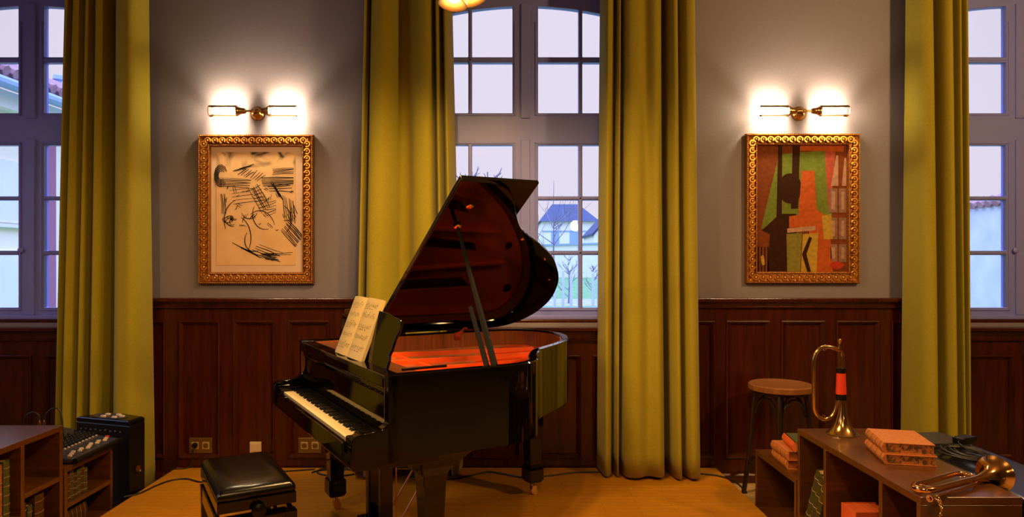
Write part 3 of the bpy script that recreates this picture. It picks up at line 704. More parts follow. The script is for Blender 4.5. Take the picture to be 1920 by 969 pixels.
# ------------------------------------------------------------------ sheet music on the desk
sm = thing('sheet_music', 'open yellowed music score leaning on the piano music desk', 'sheet music', uv2w(.655, -.128, .998), UA)
tl = R(21)
def pg_pt(a, s, t): return (a, s * math.sin(tl) + t * math.cos(tl), s * math.cos(tl) - t * math.sin(tl))
def bulge(a):
    x = abs(a) / .215
    return -.016 * math.sin(math.pi * min(x, 1) ** .75) - .004
def page(a0, a1, name):
    m = MB(); n = 14; rg = []
    for k in range(n + 1):
        a = a0 + (a1 - a0) * k / n; b0 = bulge(a); th = .016 if name == 'right_pages' else .006
        rg.append([pg_pt(a, 0, b0), pg_pt(a, .312, b0), pg_pt(a, .312, b0 + th), pg_pt(a, 0, b0 + th)])
    m.rings(rg).build(name, M['paper'], sm, smooth=True)
page(-.215, 0, 'left_pages'); page(0, .215, 'right_pages')
nt = MB(); rr = random.Random(5)
def mark(a0, a1, s0, s1):
    n = max(1, int(abs(a1 - a0) / .02)); 
    for k in range(n):
        p, q = a0 + (a1 - a0) * k / n, a0 + (a1 - a0) * (k + 1) / n
        vs = [nt.b.verts.new(pg_pt(x, s, bulge(x) - .0008)) for x, s in ((p, s0), (q, s0), (q, s1), (p, s1))]
        nt.b.faces.new(vs)
for pgx in (-1, 1):
    x0, x1 = (-.195, -.02) if pgx < 0 else (.02, .195)
    for r_ in range(5):
        s = .045 + .054 * r_ + (.004 if pgx > 0 else 0)
        for l in range(5): mark(x0, x1, s + .0038 * l, s + .0038 * l + .0003)
        for k in range(10):
            x = x0 + (x1 - x0) * (k + rr.uniform(.2, .8)) / 10; ss = s + rr.uniform(-.003, .016)
            mark(x, x + .0040, ss, ss + .0030)
            mark(x + .004, x + .0048, ss, ss + .013)
            if rr.random() < .35: mark(x + .004, x + .013, ss + .012, ss + .0145)
        if r_ % 2 == 0:
            for k in range(5): mark(x0 + .03 * k, x0 + .03 * k + rr.uniform(.008, .02), s - .010, s - .0075)
nt.build('music_notation', M['ink'], sm)

# ------------------------------------------------------------------ piano bench
bench = thing('piano_bench', 'black adjustable piano bench with a padded leather seat', 'bench', uv2w(.64, -.615), UA)
bl, bw = .295, .165
cu = MB()
prof = [(.0, .455), (.0, .475), (.004, .486), (.016, .497), (.045, .508), (.09, .513)]
cu.rings([[(-bl + t, -bw + t, z), (bl - t, -bw + t, z), (bl - t, bw - t, z), (-bl + t, bw - t, z)] for t, z in prof])
cu.build('seat_cushion', M['vinyl'], bench, bevel=.012, smooth=True, seg=3)
MB().box(-bl, bl, -bw, bw, .405, .455).build('seat_frame', M['lacquer'], bench, bevel=.004)
MB().tube([(-.2, -.10, .345), (.2, -.10, .405)], .010, 6).tube([(-.2, .10, .405), (.2, .10, .345)], .010, 6).box(-.22, -.19, -.14, .14, .33, .36).box(.19, .22, -.14, .14, .33, .36).build('scissor_lift', M['satin'], bench)
fr = MB()
fr.box(-bl, bl, -bw, -bw + .022, .30, .372).box(-bl, bl, bw - .022, bw, .30, .372).box(-bl, -bl + .022, -bw, bw, .30, .372).box(bl - .022, bl, -bw, bw, .30, .372)
fr.build('apron', M['lacquer'], bench, bevel=.004)
for a in (-1, 1):
    for b in (-1, 1):
        x, y = a * (bl - .022), b * (bw - .022)
        MB().rings([[(x - r, y - r, z), (x + r, y - r, z), (x + r, y + r, z), (x - r, y + r, z)] for r, z in ((.018, 0), (.024, .3), (.026, .374))]).build('leg', M['lacquer'], bench, bevel=.004)
for a in (-1, 1):
    MB().lathe([(.010, a * bl), (.012, a * (bl + .010)), (.028, a * (bl + .014)), (.032, a * (bl + .022)), (.030, a * (bl + .034)), (.018, a * (bl + .040)), (0, a * (bl + .041))], (0, 0, .405), 'X', 20).build('adjusting_knob', M['satin'], bench, smooth=True)

# ------------------------------------------------------------------ books
def book(label, th, h, dp, cover, loc, rot=(0, 0, 0), bands=4, pagem=None, lean=None, group=None, band_m=None, rightm=None, name='book'):
    """local frame: thickness along x, spine at y=0 facing -y, height along z"""
    o = thing(name, label, 'book', loc, group=group); o.rotation_euler = rot
    t = .0035
    pr = [(0, dp), (0, .006)] + [(th * k / 6, .006 - (.010 * math.sin(math.pi * k / 6))) for k in range(7)][1:-1] + [(th, .006), (th, dp), (th - t, dp), (th - t, .012), (t, .012), (t, dp)]
    MB().prism(pr, XY, 0, h).build('cover', cover, o, smooth=True)
    MB().box(t, th - t, .010, dp - .005, .004, h - .004).build('pages', pagem or M['pages'], o)
    if bands:
        b0 = MB().tube([(th * q / 6, .0055 - .010 * math.sin(math.pi * q / 6), 0) for q in range(7)], .0020, 5).build('spine_band', band_m or M['goldleaf'], o)
        for k in range(bands):
            q = b0 if k == 0 else b0.copy()
            if k: COL.objects.link(q); q.parent = o
            q.location = (0, 0, h * (.12 + .76 * k / max(1, bands - 1)))
    return o

# ------------------------------------------------------------------ shelf units (open cubes)
def shelf_unit(name, label, x0, x1, y0, y1, H, dividers, shelves, face):
    """box shelf; face=+1 opens towards +X, -1 towards -X; shelves: (ya, yb, z)"""
    root = thing(name, label, 'shelf', ((x0 + x1) / 2, (y0 + y1) / 2, 0))
    ox, oy = root.location.x, root.location.y; t = .026
    B = lambda n, a, b, c, d, e, f: MB().box(a - ox, b - ox, c - oy, d - oy, e, f).build(n, M['shadewood' if n == 'back_panel' else 'shelfwood'], root, bevel=.0015, seg=1)
    B('top_board', x0, x1, y0, y1, H - .030, H); B('bottom_board', x0, x1, y0, y1, .03, .056)
    B('end_panel', x0, x1, y0, y0 + t, 0, H - .030); B('end_panel', x0, x1, y1 - t, y1, 0, H - .030)
    xb = x0 if face > 0 else x1
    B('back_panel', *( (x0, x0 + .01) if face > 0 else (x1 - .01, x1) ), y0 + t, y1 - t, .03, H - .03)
    for d_ in dividers: B('divider', x0, x1, d_ - t / 2, d_ + t / 2, .056, H - .03)
    for a, b, z in shelves: B('shelf_board', x0 + .01 * (face > 0), x1 - .01 * (face < 0), a, b, z - .024, z)
    return root
LXF = -2.39
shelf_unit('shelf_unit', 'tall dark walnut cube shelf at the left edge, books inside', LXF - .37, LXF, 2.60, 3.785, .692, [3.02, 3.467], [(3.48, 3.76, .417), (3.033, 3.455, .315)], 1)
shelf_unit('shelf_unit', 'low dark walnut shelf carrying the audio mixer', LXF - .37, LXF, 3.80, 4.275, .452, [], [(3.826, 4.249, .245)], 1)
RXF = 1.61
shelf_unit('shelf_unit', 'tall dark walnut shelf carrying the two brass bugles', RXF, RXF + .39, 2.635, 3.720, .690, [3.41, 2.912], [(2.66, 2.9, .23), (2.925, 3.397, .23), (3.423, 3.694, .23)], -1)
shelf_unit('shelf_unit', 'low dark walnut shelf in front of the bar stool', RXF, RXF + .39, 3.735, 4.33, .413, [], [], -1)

# books in the left shelves (spines face +X)
def lbook(label, d0, th, h, z, cover, tilt=0., bands=4, dp=.15, x=LXF - .025, **k):
    return book(label, th, h, dp, cover, (x, d0, z), (0, tilt, R(90)) if False else (tilt, 0, R(90)), bands, **k)
lbook('green cloth bound book standing with gilt bands in the left shelf', 3.372, .044, .295, .316, M['green'], bands=6)
lbook('tan leather book standing at the extreme left of the shelf', 3.318, .046, .285, .316, M['tandark'], bands=5)
lbook('brown leather book standing in the bottom left cube', 3.60, .075, .31, .057, M['brown'], bands=5)
lbook('small green book standing in front of the brown leather book', 3.545, .034, .275, .057, M['green'], bands=4)
lbook('dark brown book in the lower left cube, nearest the divider', 3.495, .040, .30, .057, M['brown'], bands=4)
lbook('small cream edged book in the upper cube beside the divider', 3.484, .022, .16, .418, M['tandark'], bands=0, dp=.12)
for k in range(7):
    lbook('small dark leather book in the row under the audio mixer', 3.83 + .033 * k, .030, .138 + .012 * (k % 3), .246, M['brown' if k % 2 else 'green'], bands=4, group='row of dark books under the mixer', dp=.12)
# right shelves (spines face -X)
def rbook(label, d1, th, h, z, cover, x=RXF + .022, bands=4, dp=.16, rot=None, **k):
    return book(label, th, h, dp, cover, (x, d1, z), rot or (0, 0, R(-90)), bands, **k)
for k, (lb, hh, cv) in enumerate((('leftmost of three leaning green books in the right shelf', .315, 'green'), ('middle of three leaning green books in the right shelf', .295, 'green'), ('green book leaning against the shelf divider, rightmost of three', .262, 'green'))):
    o = thing('book', '', 'book')
    bpy.data.objects.remove(o)
    b_ = book(lb, .040, hh, .16, M[cv], (0, 0, 0), (0, 0, 0), 4)
    # lean towards the camera: rotate about the world X axis
    lean = Matrix.Translation((RXF + .022, 3.682 - .046 * k, .232)) @ Matrix.Rotation(R(24), 4, 'X') @ Matrix.Rotation(R(-90), 4, 'Z')
    b_.matrix_world = lean
rbook('orange red cloth book standing in the middle of the right shelf', 3.300, .135, .208, .231, M['redbook'], bands=0, dp=.17, pagem=M['redbook'])
rbook('dark green book standing in the nearest cube of the right shelf', 2.885, .05, .205, .231, M['greenmarble'], bands=4)
# tan books stacked on the low right shelf
def flat(label, cx, cy, z, ang, w, l, th, cover, pagem=None, bands=4, **k):
    """book lying flat, spine towards local -x rotated by ang"""
    o = book(label, th, l, w, cover, (0, 0, 0), (0, 0, 0), bands, pagem, **k)
    base = Matrix(((0, 1, 0, -w / 2), (0, 0, -1, l / 2), (1, 0, 0, 0), (0, 0, 0, 1)))   # x->z, y->x, z->-y
    base = Matrix(((0, 1, 0, -w / 2), (0, 0, 1, -l / 2), (1, 0, 0, 0), (0, 0, 0, 1)))
    o.matrix_world = Matrix.Translation((cx, cy, z)) @ Matrix.Rotation(ang, 4, 'Z') @ base
    return o
flat('brown banded book lying on the bottom board of the mixer shelf', LXF - .11, 3.965, .057, math.pi, .15, .20, .125, M['brown'], bands=5)
flat('large tan leather book on the tall right shelf, under another', 1.845, 3.175, .691, R(-13), .215, .275, .044, M['tan'], M['marble'])
flat('large tan leather book on top of the stack beside the upright bugle', 1.848, 3.185, .736, R(-14), .210, .270, .047, M['tan'], M['marble'])
flat('tan leather book at the bottom of the stack on the low right shelf', 1.735, 4.02, .414, R(-4), .20, .25, .052, M['tan'], M['tandark'])
flat('tan leather book in the middle of the stack on the low shelf', 1.730, 4.01, .467, R(-2), .20, .25, .052, M['tan'], M['tandark'])
gb = flat('green book with a red spine on top of the low shelf stack', 1.755, 3.97, .520, R(-8), .17, .22, .055, M['green'], M['pages'], bands=0)
MB().prism([(.055 * k / 8, .004 - .0115 * math.sin(math.pi * k / 8)) for k in range(9)] + [(.055, .012), (-.0008, .012)], XY, -.001, .221).build('spine', M['redbook'], gb, smooth=True)
bk2 = book('green marbled book standing behind the tall right shelf', .05, .222, .17, M['greenmarble'], (1.95, 3.80, .414), (0, 0, R(90)), 0)

# ------------------------------------------------------------------ bugles
def bugle(label, wrap, mtx, metal, z0=0.):
    root = thing('bugle', label, 'bugle', (0, 0, 0))
    body = spline([(.012, 0, .42), (.0125, 0, .36), (.012, 0, .28), (.011, 0, .20), (.010, 0, .15)], 5)
    bell = [(.0095, .405), (.0105, .34), (.013, .25), (.0165, .17), (.021, .12), (.028, .085), (.037, .055), (.050, .030), (.064, .014), (.077, .003), (.080, .001), (.080, -.0005), (.0775, .0), (.062, .010), (.047, .026), (.034, .050), (.024, .082), (.017, .12), (.010, .17)]
    MB().lathe(bell, (.010, 0, 0), 'Z', 36, cap=False).build('bell', metal, root, smooth=True)
    path = [(-.006, 0, .455), (-.007, 0, .40), (-.010, 0, .30), (-.016, 0, .20), (-.022, .0, .15), (-.034, 0, .112), (-.056, 0, .084), (-.085, 0, .074), (-.114, 0, .086), (-.135, 0, .115), (-.143, 0, .155), (-.144, 0, .25), (-.144, 0, .36), (-.138, 0, .405), (-.118, 0, .438), (-.085, 0, .452), (-.050, 0, .450), (-.020, .002, .438), (.002, .004, .422), (.010, .002, .400)]
    pp = spline(path, 5); rads = [.0075 + .0032 * i / (len(pp) - 1) for i in range(len(pp))]
    MB().tube(pp, rads, 12).build('tubing', metal, root, smooth=True)
    MB().lathe([(.0045, .44), (.0075, .448), (.0065, .452), (.0060, .470), (.0075, .480), (.0108, .488), (.0108, .492), (.008, .492), (.003, .482)], (-.006, 0, 0), 'Z', 18).build('mouthpiece', metal, root, smooth=True)
    for c in ((-.085, 0, .439), (-.092, 0, .089)):
        MB().torus(c, .0075, .0014, (1, 0, 0), (0, .5, .85), 14, 6).build('ring', metal, root, smooth=True)
    MB().tube([(-.002, .006, .425), (.006, .012, .432), (.012, .010, .420)], .003, 6).build('stay', metal, root, smooth=True)
    if wrap:
        def sleeve(za, zb, ra, rb_, name, mt):
            rg = []
            for z_, r_ in ((za, ra), (zb, rb_)):
                ring = []
                for k in range(28):
                    a = 2 * math.pi * k / 28
                    ring.append(((.001 if name != 'red_cord_wrap' else .001) + r_ * 1.0 * math.cos(a), r_ * .78 * math.sin(a), z_))
                rg.append(ring)
            MB().rings(rg).build(name, mt, root, smooth=True)
        sleeve(.204, .318, .0272, .0230, 'red_cord_wrap', M['red'])
        sleeve(.176, .206, .0285, .0280, 'black_band', M['black']); sleeve(.316, .342, .0245, .0240, 'black_band', M['black'])
    root.matrix_world = mtx
    return root
bx_, bd_ = 1.785, 3.60
bugle('brass bugle with a red wrap standing upright on its bell', True, Matrix.Translation((bx_, bd_, .6925)) @ Matrix.Rotation(R(2), 4, 'Z'), M['brass'])
# lying bugle: s runs from the mouthpiece to the bell, q sideways to the back, z up
mp_, be_ = Vector((1.605, 2.60, .7045)), Vector((2.045, 2.845, .700))
sx2 = (be_ - mp_).normalized(); q2 = Vector((0, 0, 1)).cross(sx2).normalized(); z2 = sx2.cross(q2)
mw = Matrix(((sx2.x, q2.x, z2.x, mp_.x), (sx2.y, q2.y, z2.y, mp_.y), (sx2.z, q2.z, z2.z, mp_.z), (0, 0, 0, 1)))
bug2 = thing('bugle', 'copper coloured bugle lying on its side with a mouthpiece chain', 'bugle')
LB = (be_ - mp_).length
P2 = spline([(.03, -.022, .000), (.12, -.022, .002), (.24, -.020, .003), (.33, -.012, .004), (.385, .012, .006), (.415, .045, .008), (.405, .076, .010), (.37, .088, .010), (.28, .087, .009), (.17, .086, .008), (.09, .084, .008), (.055, .070, .008), (.040, .046, .008), (.052, .020, .010), (.085, .008, .012), (.15, .006, .013), (.25, .004, .014), (.35, .001, .014)], 6)
MB().tube(P2, [.0065 + .0065 * min(1, i / 60) for i in range(len(P2))], 14).build('tubing', M['copper'], bug2, smooth=True)
bell2 = [(.012, -.18), (.0145, -.13), (.019, -.09), (.026, -.058), (.036, -.036), (.050, -.018), (.064, -.007), (.072, -.001), (.0745, .001), (.0745, .003), (.071, .0025), (.060, -.004), (.046, -.016), (.033, -.033), (.023, -.056), (.016, -.09), (.010, -.14)]
MB().lathe([(r, LB + h) for r, h in bell2], (0, 0, .014), 'X', 40, cap=False).build('bell', M['copper'], bug2, smooth=True)
MB().lathe([(.0075, .06), (.0085, .05), (.0085, .035), (.0065, .03), (.0065, .012), (.0085, .006), (.0125, -.004), (.0125, -.008), (.009, -.008), (.004, .002)], (0, -.022, 0), 'X', 20, cap=False).build('mouthpiece', M['brass'], bug2, smooth=True)
MB().tube([(.10, .084, .008), (.10, .045, .009), (.10, .010, .012)], .004, 8).tube([(.36, -.006, .004), (.37, .0, .014)], .004, 8).build('stay', M['copper'], bug2, smooth=True)
MB().torus((.35, .045, .012), .009, .0016, (1, 0, 0), (0, 1, 0), 16, 6).build('ring', M['copper'], bug2, smooth=True)
bug2.matrix_world = mw
cp = spline([(.012, -.030, .0), (.006, -.046, -.004), (.000, -.060, -.030), (-.006, -.056, -.058), (.004, -.048, -.068), (.018, -.050, -.050), (.026, -.046, -.020), (.030, -.036, .0)], 7)
ch = MB()
for i in range(len(cp) - 1):
    c = (cp[i] + cp[i + 1]) / 2; t_ = (cp[i + 1] - cp[i]).normalized()
    n_ = t_.cross(Vector((.3, .2, 1))).normalized(); b_ = t_.cross(n_)
    ch.torus(c, .0034, .0008, t_, n_ if i % 2 else b_, 8, 4)
ch.build('mouthpiece_chain', M['brass'], bug2)

# ------------------------------------------------------------------ bar stool
stool = thing('bar_stool', 'round wooden bentwood bar stool in front of the dark panelling', 'stool', (1.895, 4.64, 0), R(20))
SH = .768
MB().lathe([(0, SH - .004), (.150, SH - .004), (.178, SH), (.196, SH + .002), (.205, SH - .006), (.206, SH - .036), (.198, SH - .042), (0, SH - .042)], n=44).build('seat', M['stoolseat'], stool, smooth=True)
MB().lathe([(.165, SH - .042), (.165, SH - .062), (.14, SH - .062), (.14, SH - .042)], n=36).build('seat_ring', M['bentwood'], stool, smooth=True)
for k in range(4):
    a = R(45 + 90 * k); c, s_ = math.cos(a), math.sin(a)
    P = spline([(c * .15, s_ * .15, SH - .045), (c * .172, s_ * .172, SH - .16), (c * .185, s_ * .185, .42), (c * .205, s_ * .205, .22), (c * .235, s_ * .235, 0)], 6)
    MB().tube(P, .016, 12).build('leg', M['bentwood'], stool, smooth=True)
    a2 = a + R(90); m_ = a + R(45)
    e0, e1 = Vector((c * .168, s_ * .168, .55)), Vector((math.cos(a2) * .168, math.sin(a2) * .168, .55))
    mid = (e0 + e1) / 2
    pts = []
    for j in range(13):
        q = j / 12; p = e0.lerp(e1, q * .84 + .08); p.z = .56 + .118 * math.sin(math.pi * q) ** .6
        pts.append(p)
    MB().tube(pts, .0095, 8).build('bent_brace', M['bentwood'], stool, smooth=True)
MB().torus((0, 0, .235), .196, .011, (1, 0, 0), (0, 1, 0), 40, 8).build('foot_ring', M['bentwood'], stool, smooth=True)

# ------------------------------------------------------------------ loudspeaker
spk = thing('loudspeaker', 'black floor loudspeaker with a control panel on top', 'loudspeaker', (-2.52, 4.52, 0))
pent = [(-.25, .0), (.175, -.135), (.205, .0), (.0, .10), (-.17, .085)]
MB().prism(pent, XY, 0, .545).build('cabinet', M['black'], spk, bevel=.008)
MB().rings([[(x, y, .545) for x, y in pent], [(x * .98, y * .98, .568) for x, y in pent], [(x * .9, y * .9, .576) for x, y in pent]]).build('top_cap', M['satin'], spk, bevel=.004)
cp_ = MB()
ax = Vector((.42, -.155, 0)).normalized(); ay = Vector((-ax.y, ax.x, 0))
def sp(a, b, z): v = Vector((-.01, -.005, 0)) + ax * a + ay * b; return (v.x, v.y, z)
cp_.rings([[sp(.14 * math.cos(t) - .02, .065 * math.sin(t), z) for t in [2 * math.pi * k / 24 for k in range(24)]] for z in (.576, .580)]).build('control_panel', M['mixer'], spk)
for a, b in ((-.06, .022), (.02, .035), (.05, -.025), (-.04, -.03), (.075, .012)):
    MB().hexa([sp(a - .016, b - .010, .579), sp(a + .016, b - .010, .579), sp(a + .016, b + .010, .579), sp(a - .016, b + .010, .579), sp(a - .014, b - .008, .588), sp(a + .014, b - .008, .588), sp(a + .014, b + .008, .588), sp(a - .014, b + .008, .588)]).build('panel_button', M['fader'], spk)
rw_ = MB()
for k in range(9):
    v = Vector((-.25, .0, 0)).lerp(Vector((.175, -.135, 0)), .12 + .09 * k)
    rw_.ball((v.x - .002, v.y - .004, .50 + .004 * (k % 2)), .007, 8, 5)
rw_.build('front_knobs', M['mixer'], spk)
nrm = Vector((.17, -.04, 0)).normalized(); nrm = Vector((.135, -.03, 0)).normalized()
cc = Vector((.175, -.135, 0)).lerp(Vector((.205, .0, 0)), .52) + Vector((0, 0, .255))
MB().lathedir([(.022, -.002), (.030, .006), (.036, .006), (.036, .0)], cc, nrm, 24).build('jack_panel', M['satin'], spk, smooth=True)
MB().lathedir([(.0, .002), (.020, .003), (.020, -.002)], cc, nrm, 20).build('jack_socket', M['string'], spk, smooth=True)

# ------------------------------------------------------------------ mixer, its leads
mx_ = thing('audio_mixer', 'black audio mixing console with white faders on the low shelf', 'mixer', (-2.375, 4.10, .452))
ml, mdp = .235, .37                               # half length along depth, width towards -X
mz = lambda x: .028 + (-x) * .16                  # panel slope: rises away from the front edge
MB().hexa([(-mdp, -ml, .004), (0, -ml, .004), (0, ml, .004), (-mdp, ml, .004), (-mdp, -ml, mz(-mdp)), (.0, -ml, mz(0)), (.0, ml, mz(0)), (-mdp, ml, mz(-mdp))]).build('console_body', M['mixer'], mx_, bevel=.008)
MB().tube([(.002, -ml, .018), (.002, ml, .018)], .017, 10).build('front_bumper', M['black'], mx_)
MB().hexa([(-mdp - .0, -ml + .01, mz(-mdp)), (-mdp + .10, -ml + .01, mz(-mdp + .1)), (-mdp + .10, ml - .01, mz(-mdp + .1)), (-mdp, ml - .01, mz(-mdp)), (-mdp, -ml + .02, mz(-mdp) + .022), (-mdp + .08, -ml + .02, mz(-mdp + .08) + .018), (-mdp + .08, ml - .02, mz(-mdp + .08) + .018), (-mdp, ml - .02, mz(-mdp) + .022)]).build('jack_field', M['mixer'], mx_, bevel=.003)
kb = None; fd = None
for k in range(13):
    y = -ml + .030 + k * .0345
    for j in range(5):
        x = -.155 - .028 * j
        if j == 4 and k % 2: continue
        if kb is None:
            kb = MB().lathe([(.008, 0), (.0075, .012), (.005, .016), (0, .016)], n=10).build('knob', M['black'], mx_, smooth=True); q = kb
        else:
            q = kb.copy(); COL.objects.link(q); q.parent = mx_
        q.location = (x, y, mz(x))
    x = -.045 - .030 * ((k * 7) % 5) / 5
    if fd is None:
        fd = MB().box(-.011, .011, -.0065, .0065, 0, .012).build('fader', M['fader'], mx_, bevel=.002); q = fd
    else:
        q = fd.copy(); COL.objects.link(q); q.parent = mx_
    q.location = (x, y, mz(x))
    if k == 12: q.data = q.data.copy(); q.data.materials.clear(); q.data.materials.append(M['redcap']); q['label'] = 'red fader'
sl = MB()
for k in range(13):
    y = -ml + .030 + k * .0345
    sl.hexa([(-.115, y - .002, mz(-.115) + .0005), (-.03, y - .002, mz(-.03) + .0005), (-.03, y + .002, mz(-.03) + .0005), (-.115, y + .002, mz(-.115) + .0005), (-.115, y - .002, mz(-.115) + .001), (-.03, y - .002, mz(-.03) + .001), (-.03, y + .002, mz(-.03) + .001), (-.115, y + .002, mz(-.115) + .001)])
sl.build('fader_slots', M['ink'], mx_)
bt = MB()
for k in range(13):
    y = -ml + .030 + k * .0345
    bt.box(-.142, -.132, y - .005, y + .005, mz(-.137), mz(-.137) + .006)
bt.build('channel_buttons', M['fader'], mx_)
for k, (px, off) in enumerate(((74, -.06), (83, .06))):
    dd = 4.16; X, Z = wx(px, dd), .452 + .028 + .35 * .16 + .024
    lab = 'brass tipped audio lead plugged into the mixer, curving %s' % ('left' if k == 0 else 'right')
    l_ = thing('audio_lead', lab, 'cable', (X, dd, Z))
    MB().lathe([(.009, -.004), (.009, .03), (.0085, .032), (.0085, .05), (.006, .066), (.004, .075)], n=14).build('plug', M['brass'], l_, smooth=True)
    if k == 0: pts = [(0, 0, .07), (-.005, .0, .105), (-.04, .0, .122), (-.085, .01, .10), (-.11, .03, .05), (-.12, .06, -.02), (-.13, .06, -.1)]
    else: pts = [(0, 0, .07), (.01, 0, .11), (.05, .0, .145), (.09, .0, .135), (.115, -.01, .08), (.125, -.02, .02), (.135, -.02, -.05)]
    MB().tube(spline(pts, 6), .0042, 8).build('cable', M['rubber'], l_, smooth=True)

# ------------------------------------------------------------------ gear behind the right shelf
cs = thing('equipment_case', 'black equipment case behind the tall right shelf under coiled cables', 'case', (2.275, 2.95, 0))
M['gloss'] = mat('glossy_black_panel', (.012, .013, .022), .22, coat=.6, coat_rough=.1)
MB().box(-.18, .18, -.75, .82, .0, .605).build('case_body', M['black'], cs, bevel=.02)
MB().box(-.18, .18, -.75, .82, .610, .645).build('case_lid', M['gloss'], cs, bevel=.03, seg=4)
MB().tube([(-.14, .822, .30), (-.14, .845, .31), (.14, .845, .31), (.14, .822, .30)], .008, 8).build('case_handle', M['satin'], cs)
lp = thing('laptop', 'closed dark laptop lying beyond the stacked tan books', 'laptop', (2.24, 3.60, .646), R(8))
MB().box(-.13, .15, -.11, .11, 0, .016).build('base', M['mixer'], lp, bevel=.004)
MB().box(-.13, .15, -.11, .11, .017, .025).build('screen_lid', M['mixer'], lp, bevel=.003)
def coil(name, label, cx, cy, cz, r, n, seed, flat_=1.):
    rnd = random.Random(seed); pts = []
    for k in range(n * 12):
        a = 2 * math.pi * k / 12; rr_ = r * (1 + .28 * math.sin(a * .37 + seed) + rnd.uniform(-.05, .05))
        pts.append((cx + rr_ * .75 * math.cos(a) + .02 * math.sin(k * .21), cy + rr_ * 1.25 * math.sin(a), cz + .006 + .030 * abs(math.sin(k * .13 + seed)) * flat_))
    root = thing(name, label, 'cable', (0, 0, 0))
    MB().tube(spline(pts, 3), .0046, 6).build('cable', M['rubber'], root, smooth=True)
    return root
c1 = coil('cable_coil', 'tangled coil of black cable on the case beside the laptop', 2.235, 3.30, .646, .085, 8, 3)
MB().lathedir([(.007, 0), (.007, .05), (.0035, .055), (.0035, .085)], (2.21, 3.17, .660), Vector((.25, -1, -.02)), 10).build('jack_plug', M['string'], c1, smooth=True)
ad = thing('power_adapter', 'black power adapter brick on top of the cable coil', 'adapter', (2.33, 3.45, .684), R(25))
MB().box(-.055, .055, -.03, .03, 0, .032).build('brick', M['black'], ad, bevel=.006)
MB().tube(spline([(-.05, 0, .016), (-.09, -.03, .012), (-.10, -.09, -.01), (-.05, -.12, -.02)], 5), .004, 6).build('lead', M['rubber'], ad)
coil('cable_coil', 'coil of black cable at the right edge behind the lying bugle', 2.245, 2.56, .646, .080, 7, 8)

# ------------------------------------------------------------------ cables lying on the stage
def stage_cable(label, px, r=.0055, lift=0.):
    pts = []
    for x, y in px:
        dd = F * (CZ - PZ) / (y - CY); pts.append((wx(x, dd), dd, PZ + r + lift))
    return tag(MB().tube(spline(pts, 8), r, 8).build('stage_cable', M['rubber'], smooth=True), label, 'cable')
stage_cable('black cable from the loudspeaker across the stage towards the bench', [(232, 933), (262, 926), (290, 913), (320, 902), (350, 899), (378, 905), (420, 900), (480, 888), (545, 884), (590, 881)])
stage_cable('black cable looping on the stage behind the piano legs', [(585, 887), (600, 883), (640, 881), (668, 884), (660, 891), (620, 893), (596, 888), (604, 880), (640, 878), (700, 880), (760, 892), (820, 898), (850, 899), (880, 893), (915, 886), (945, 890), (985, 897), (1030, 893), (1080, 887), (1140, 886), (1200, 886), (1260, 887), (1310, 889), (1350, 894), (1380, 906), (1400, 925)])

# ------------------------------------------------------------------ chandelier
M['bulb'] = emit('chandelier_bulb', (1., .72, .36), 110)
M['shade'] = mat('gilt_shade', (.88, .50, .13), .38, metal=.55)
CHX, CHD, CHZ = wx(853, 3.2), 3.2, 3.02
chd = thing('chandelier', 'brass chandelier with small flared shades above the piano', 'chandelier', (CHX, CHD, CHZ))
MB().lathe([(.0, -.14), (.02, -.13), (.035, -.10), (.03, -.06), (.02, -.03), (.014, .0), (.014, 1.06), (.06, 1.065), (.065, 1.08)], n=20).build('stem', M['oldbrass'], chd, smooth=True)
def shade_at(px, py, dd, tilt):
    P = Vector((wx(px, dd), dd, wz(py, dd))) - Vector((CHX, CHD, CHZ))
    dr = Vector(tilt).normalized()
    top = P - dr * .085
    MB().tube(spline([(0, 0, -.08), (top.x * .5, top.y * .5, .0), (top.x * .9, top.y * .9, top.z * .3), tuple(top)], 6), .007, 8).build('arm', M['oldbrass'], chd, smooth=True)
    s = MB().lathedir([(.016, -.09), (.018, -.05), (.026, -.035), (.045, -.012), (.064, .0), (.065, .002), (.062, .001), (.043, -.010), (.024, -.032), (.014, -.05)], P, dr, 26, cap=False).build('lamp_shade', M['shade'], chd, smooth=True)
    MB().ball(P - dr * .028, .019, 12, 8).build('bulb', M['bulb'], s, smooth=True)
    l = bpy.data.lights.new('bulb_light', 'SPOT'); l.energy = 40; l.color = (1., .57, .19); l.spot_size = R(138); l.spot_blend = .5; l.shadow_soft_size = .03
    o = bpy.data.objects.new('bulb_light', l); COL.objects.link(o)
    o.location = P + dr * .006; o.rotation_euler = dr.to_track_quat('-Z', 'Y').to_euler(); o.parent = chd
shade_at(849, 8, 3.05, (-.10, -.12, -1)); shade_at(886, 0, 3.15, (.25, -.1, -1))
shade_at(727, -20, 3.2, (-.25, .15, -1)); shade_at(980, -22, 3.2, (.25, .15, -1))
shade_at(800, -18, 3.5, (-.1, .3, -1)); shade_at(920, -18, 3.5, (.15, .3, -1))

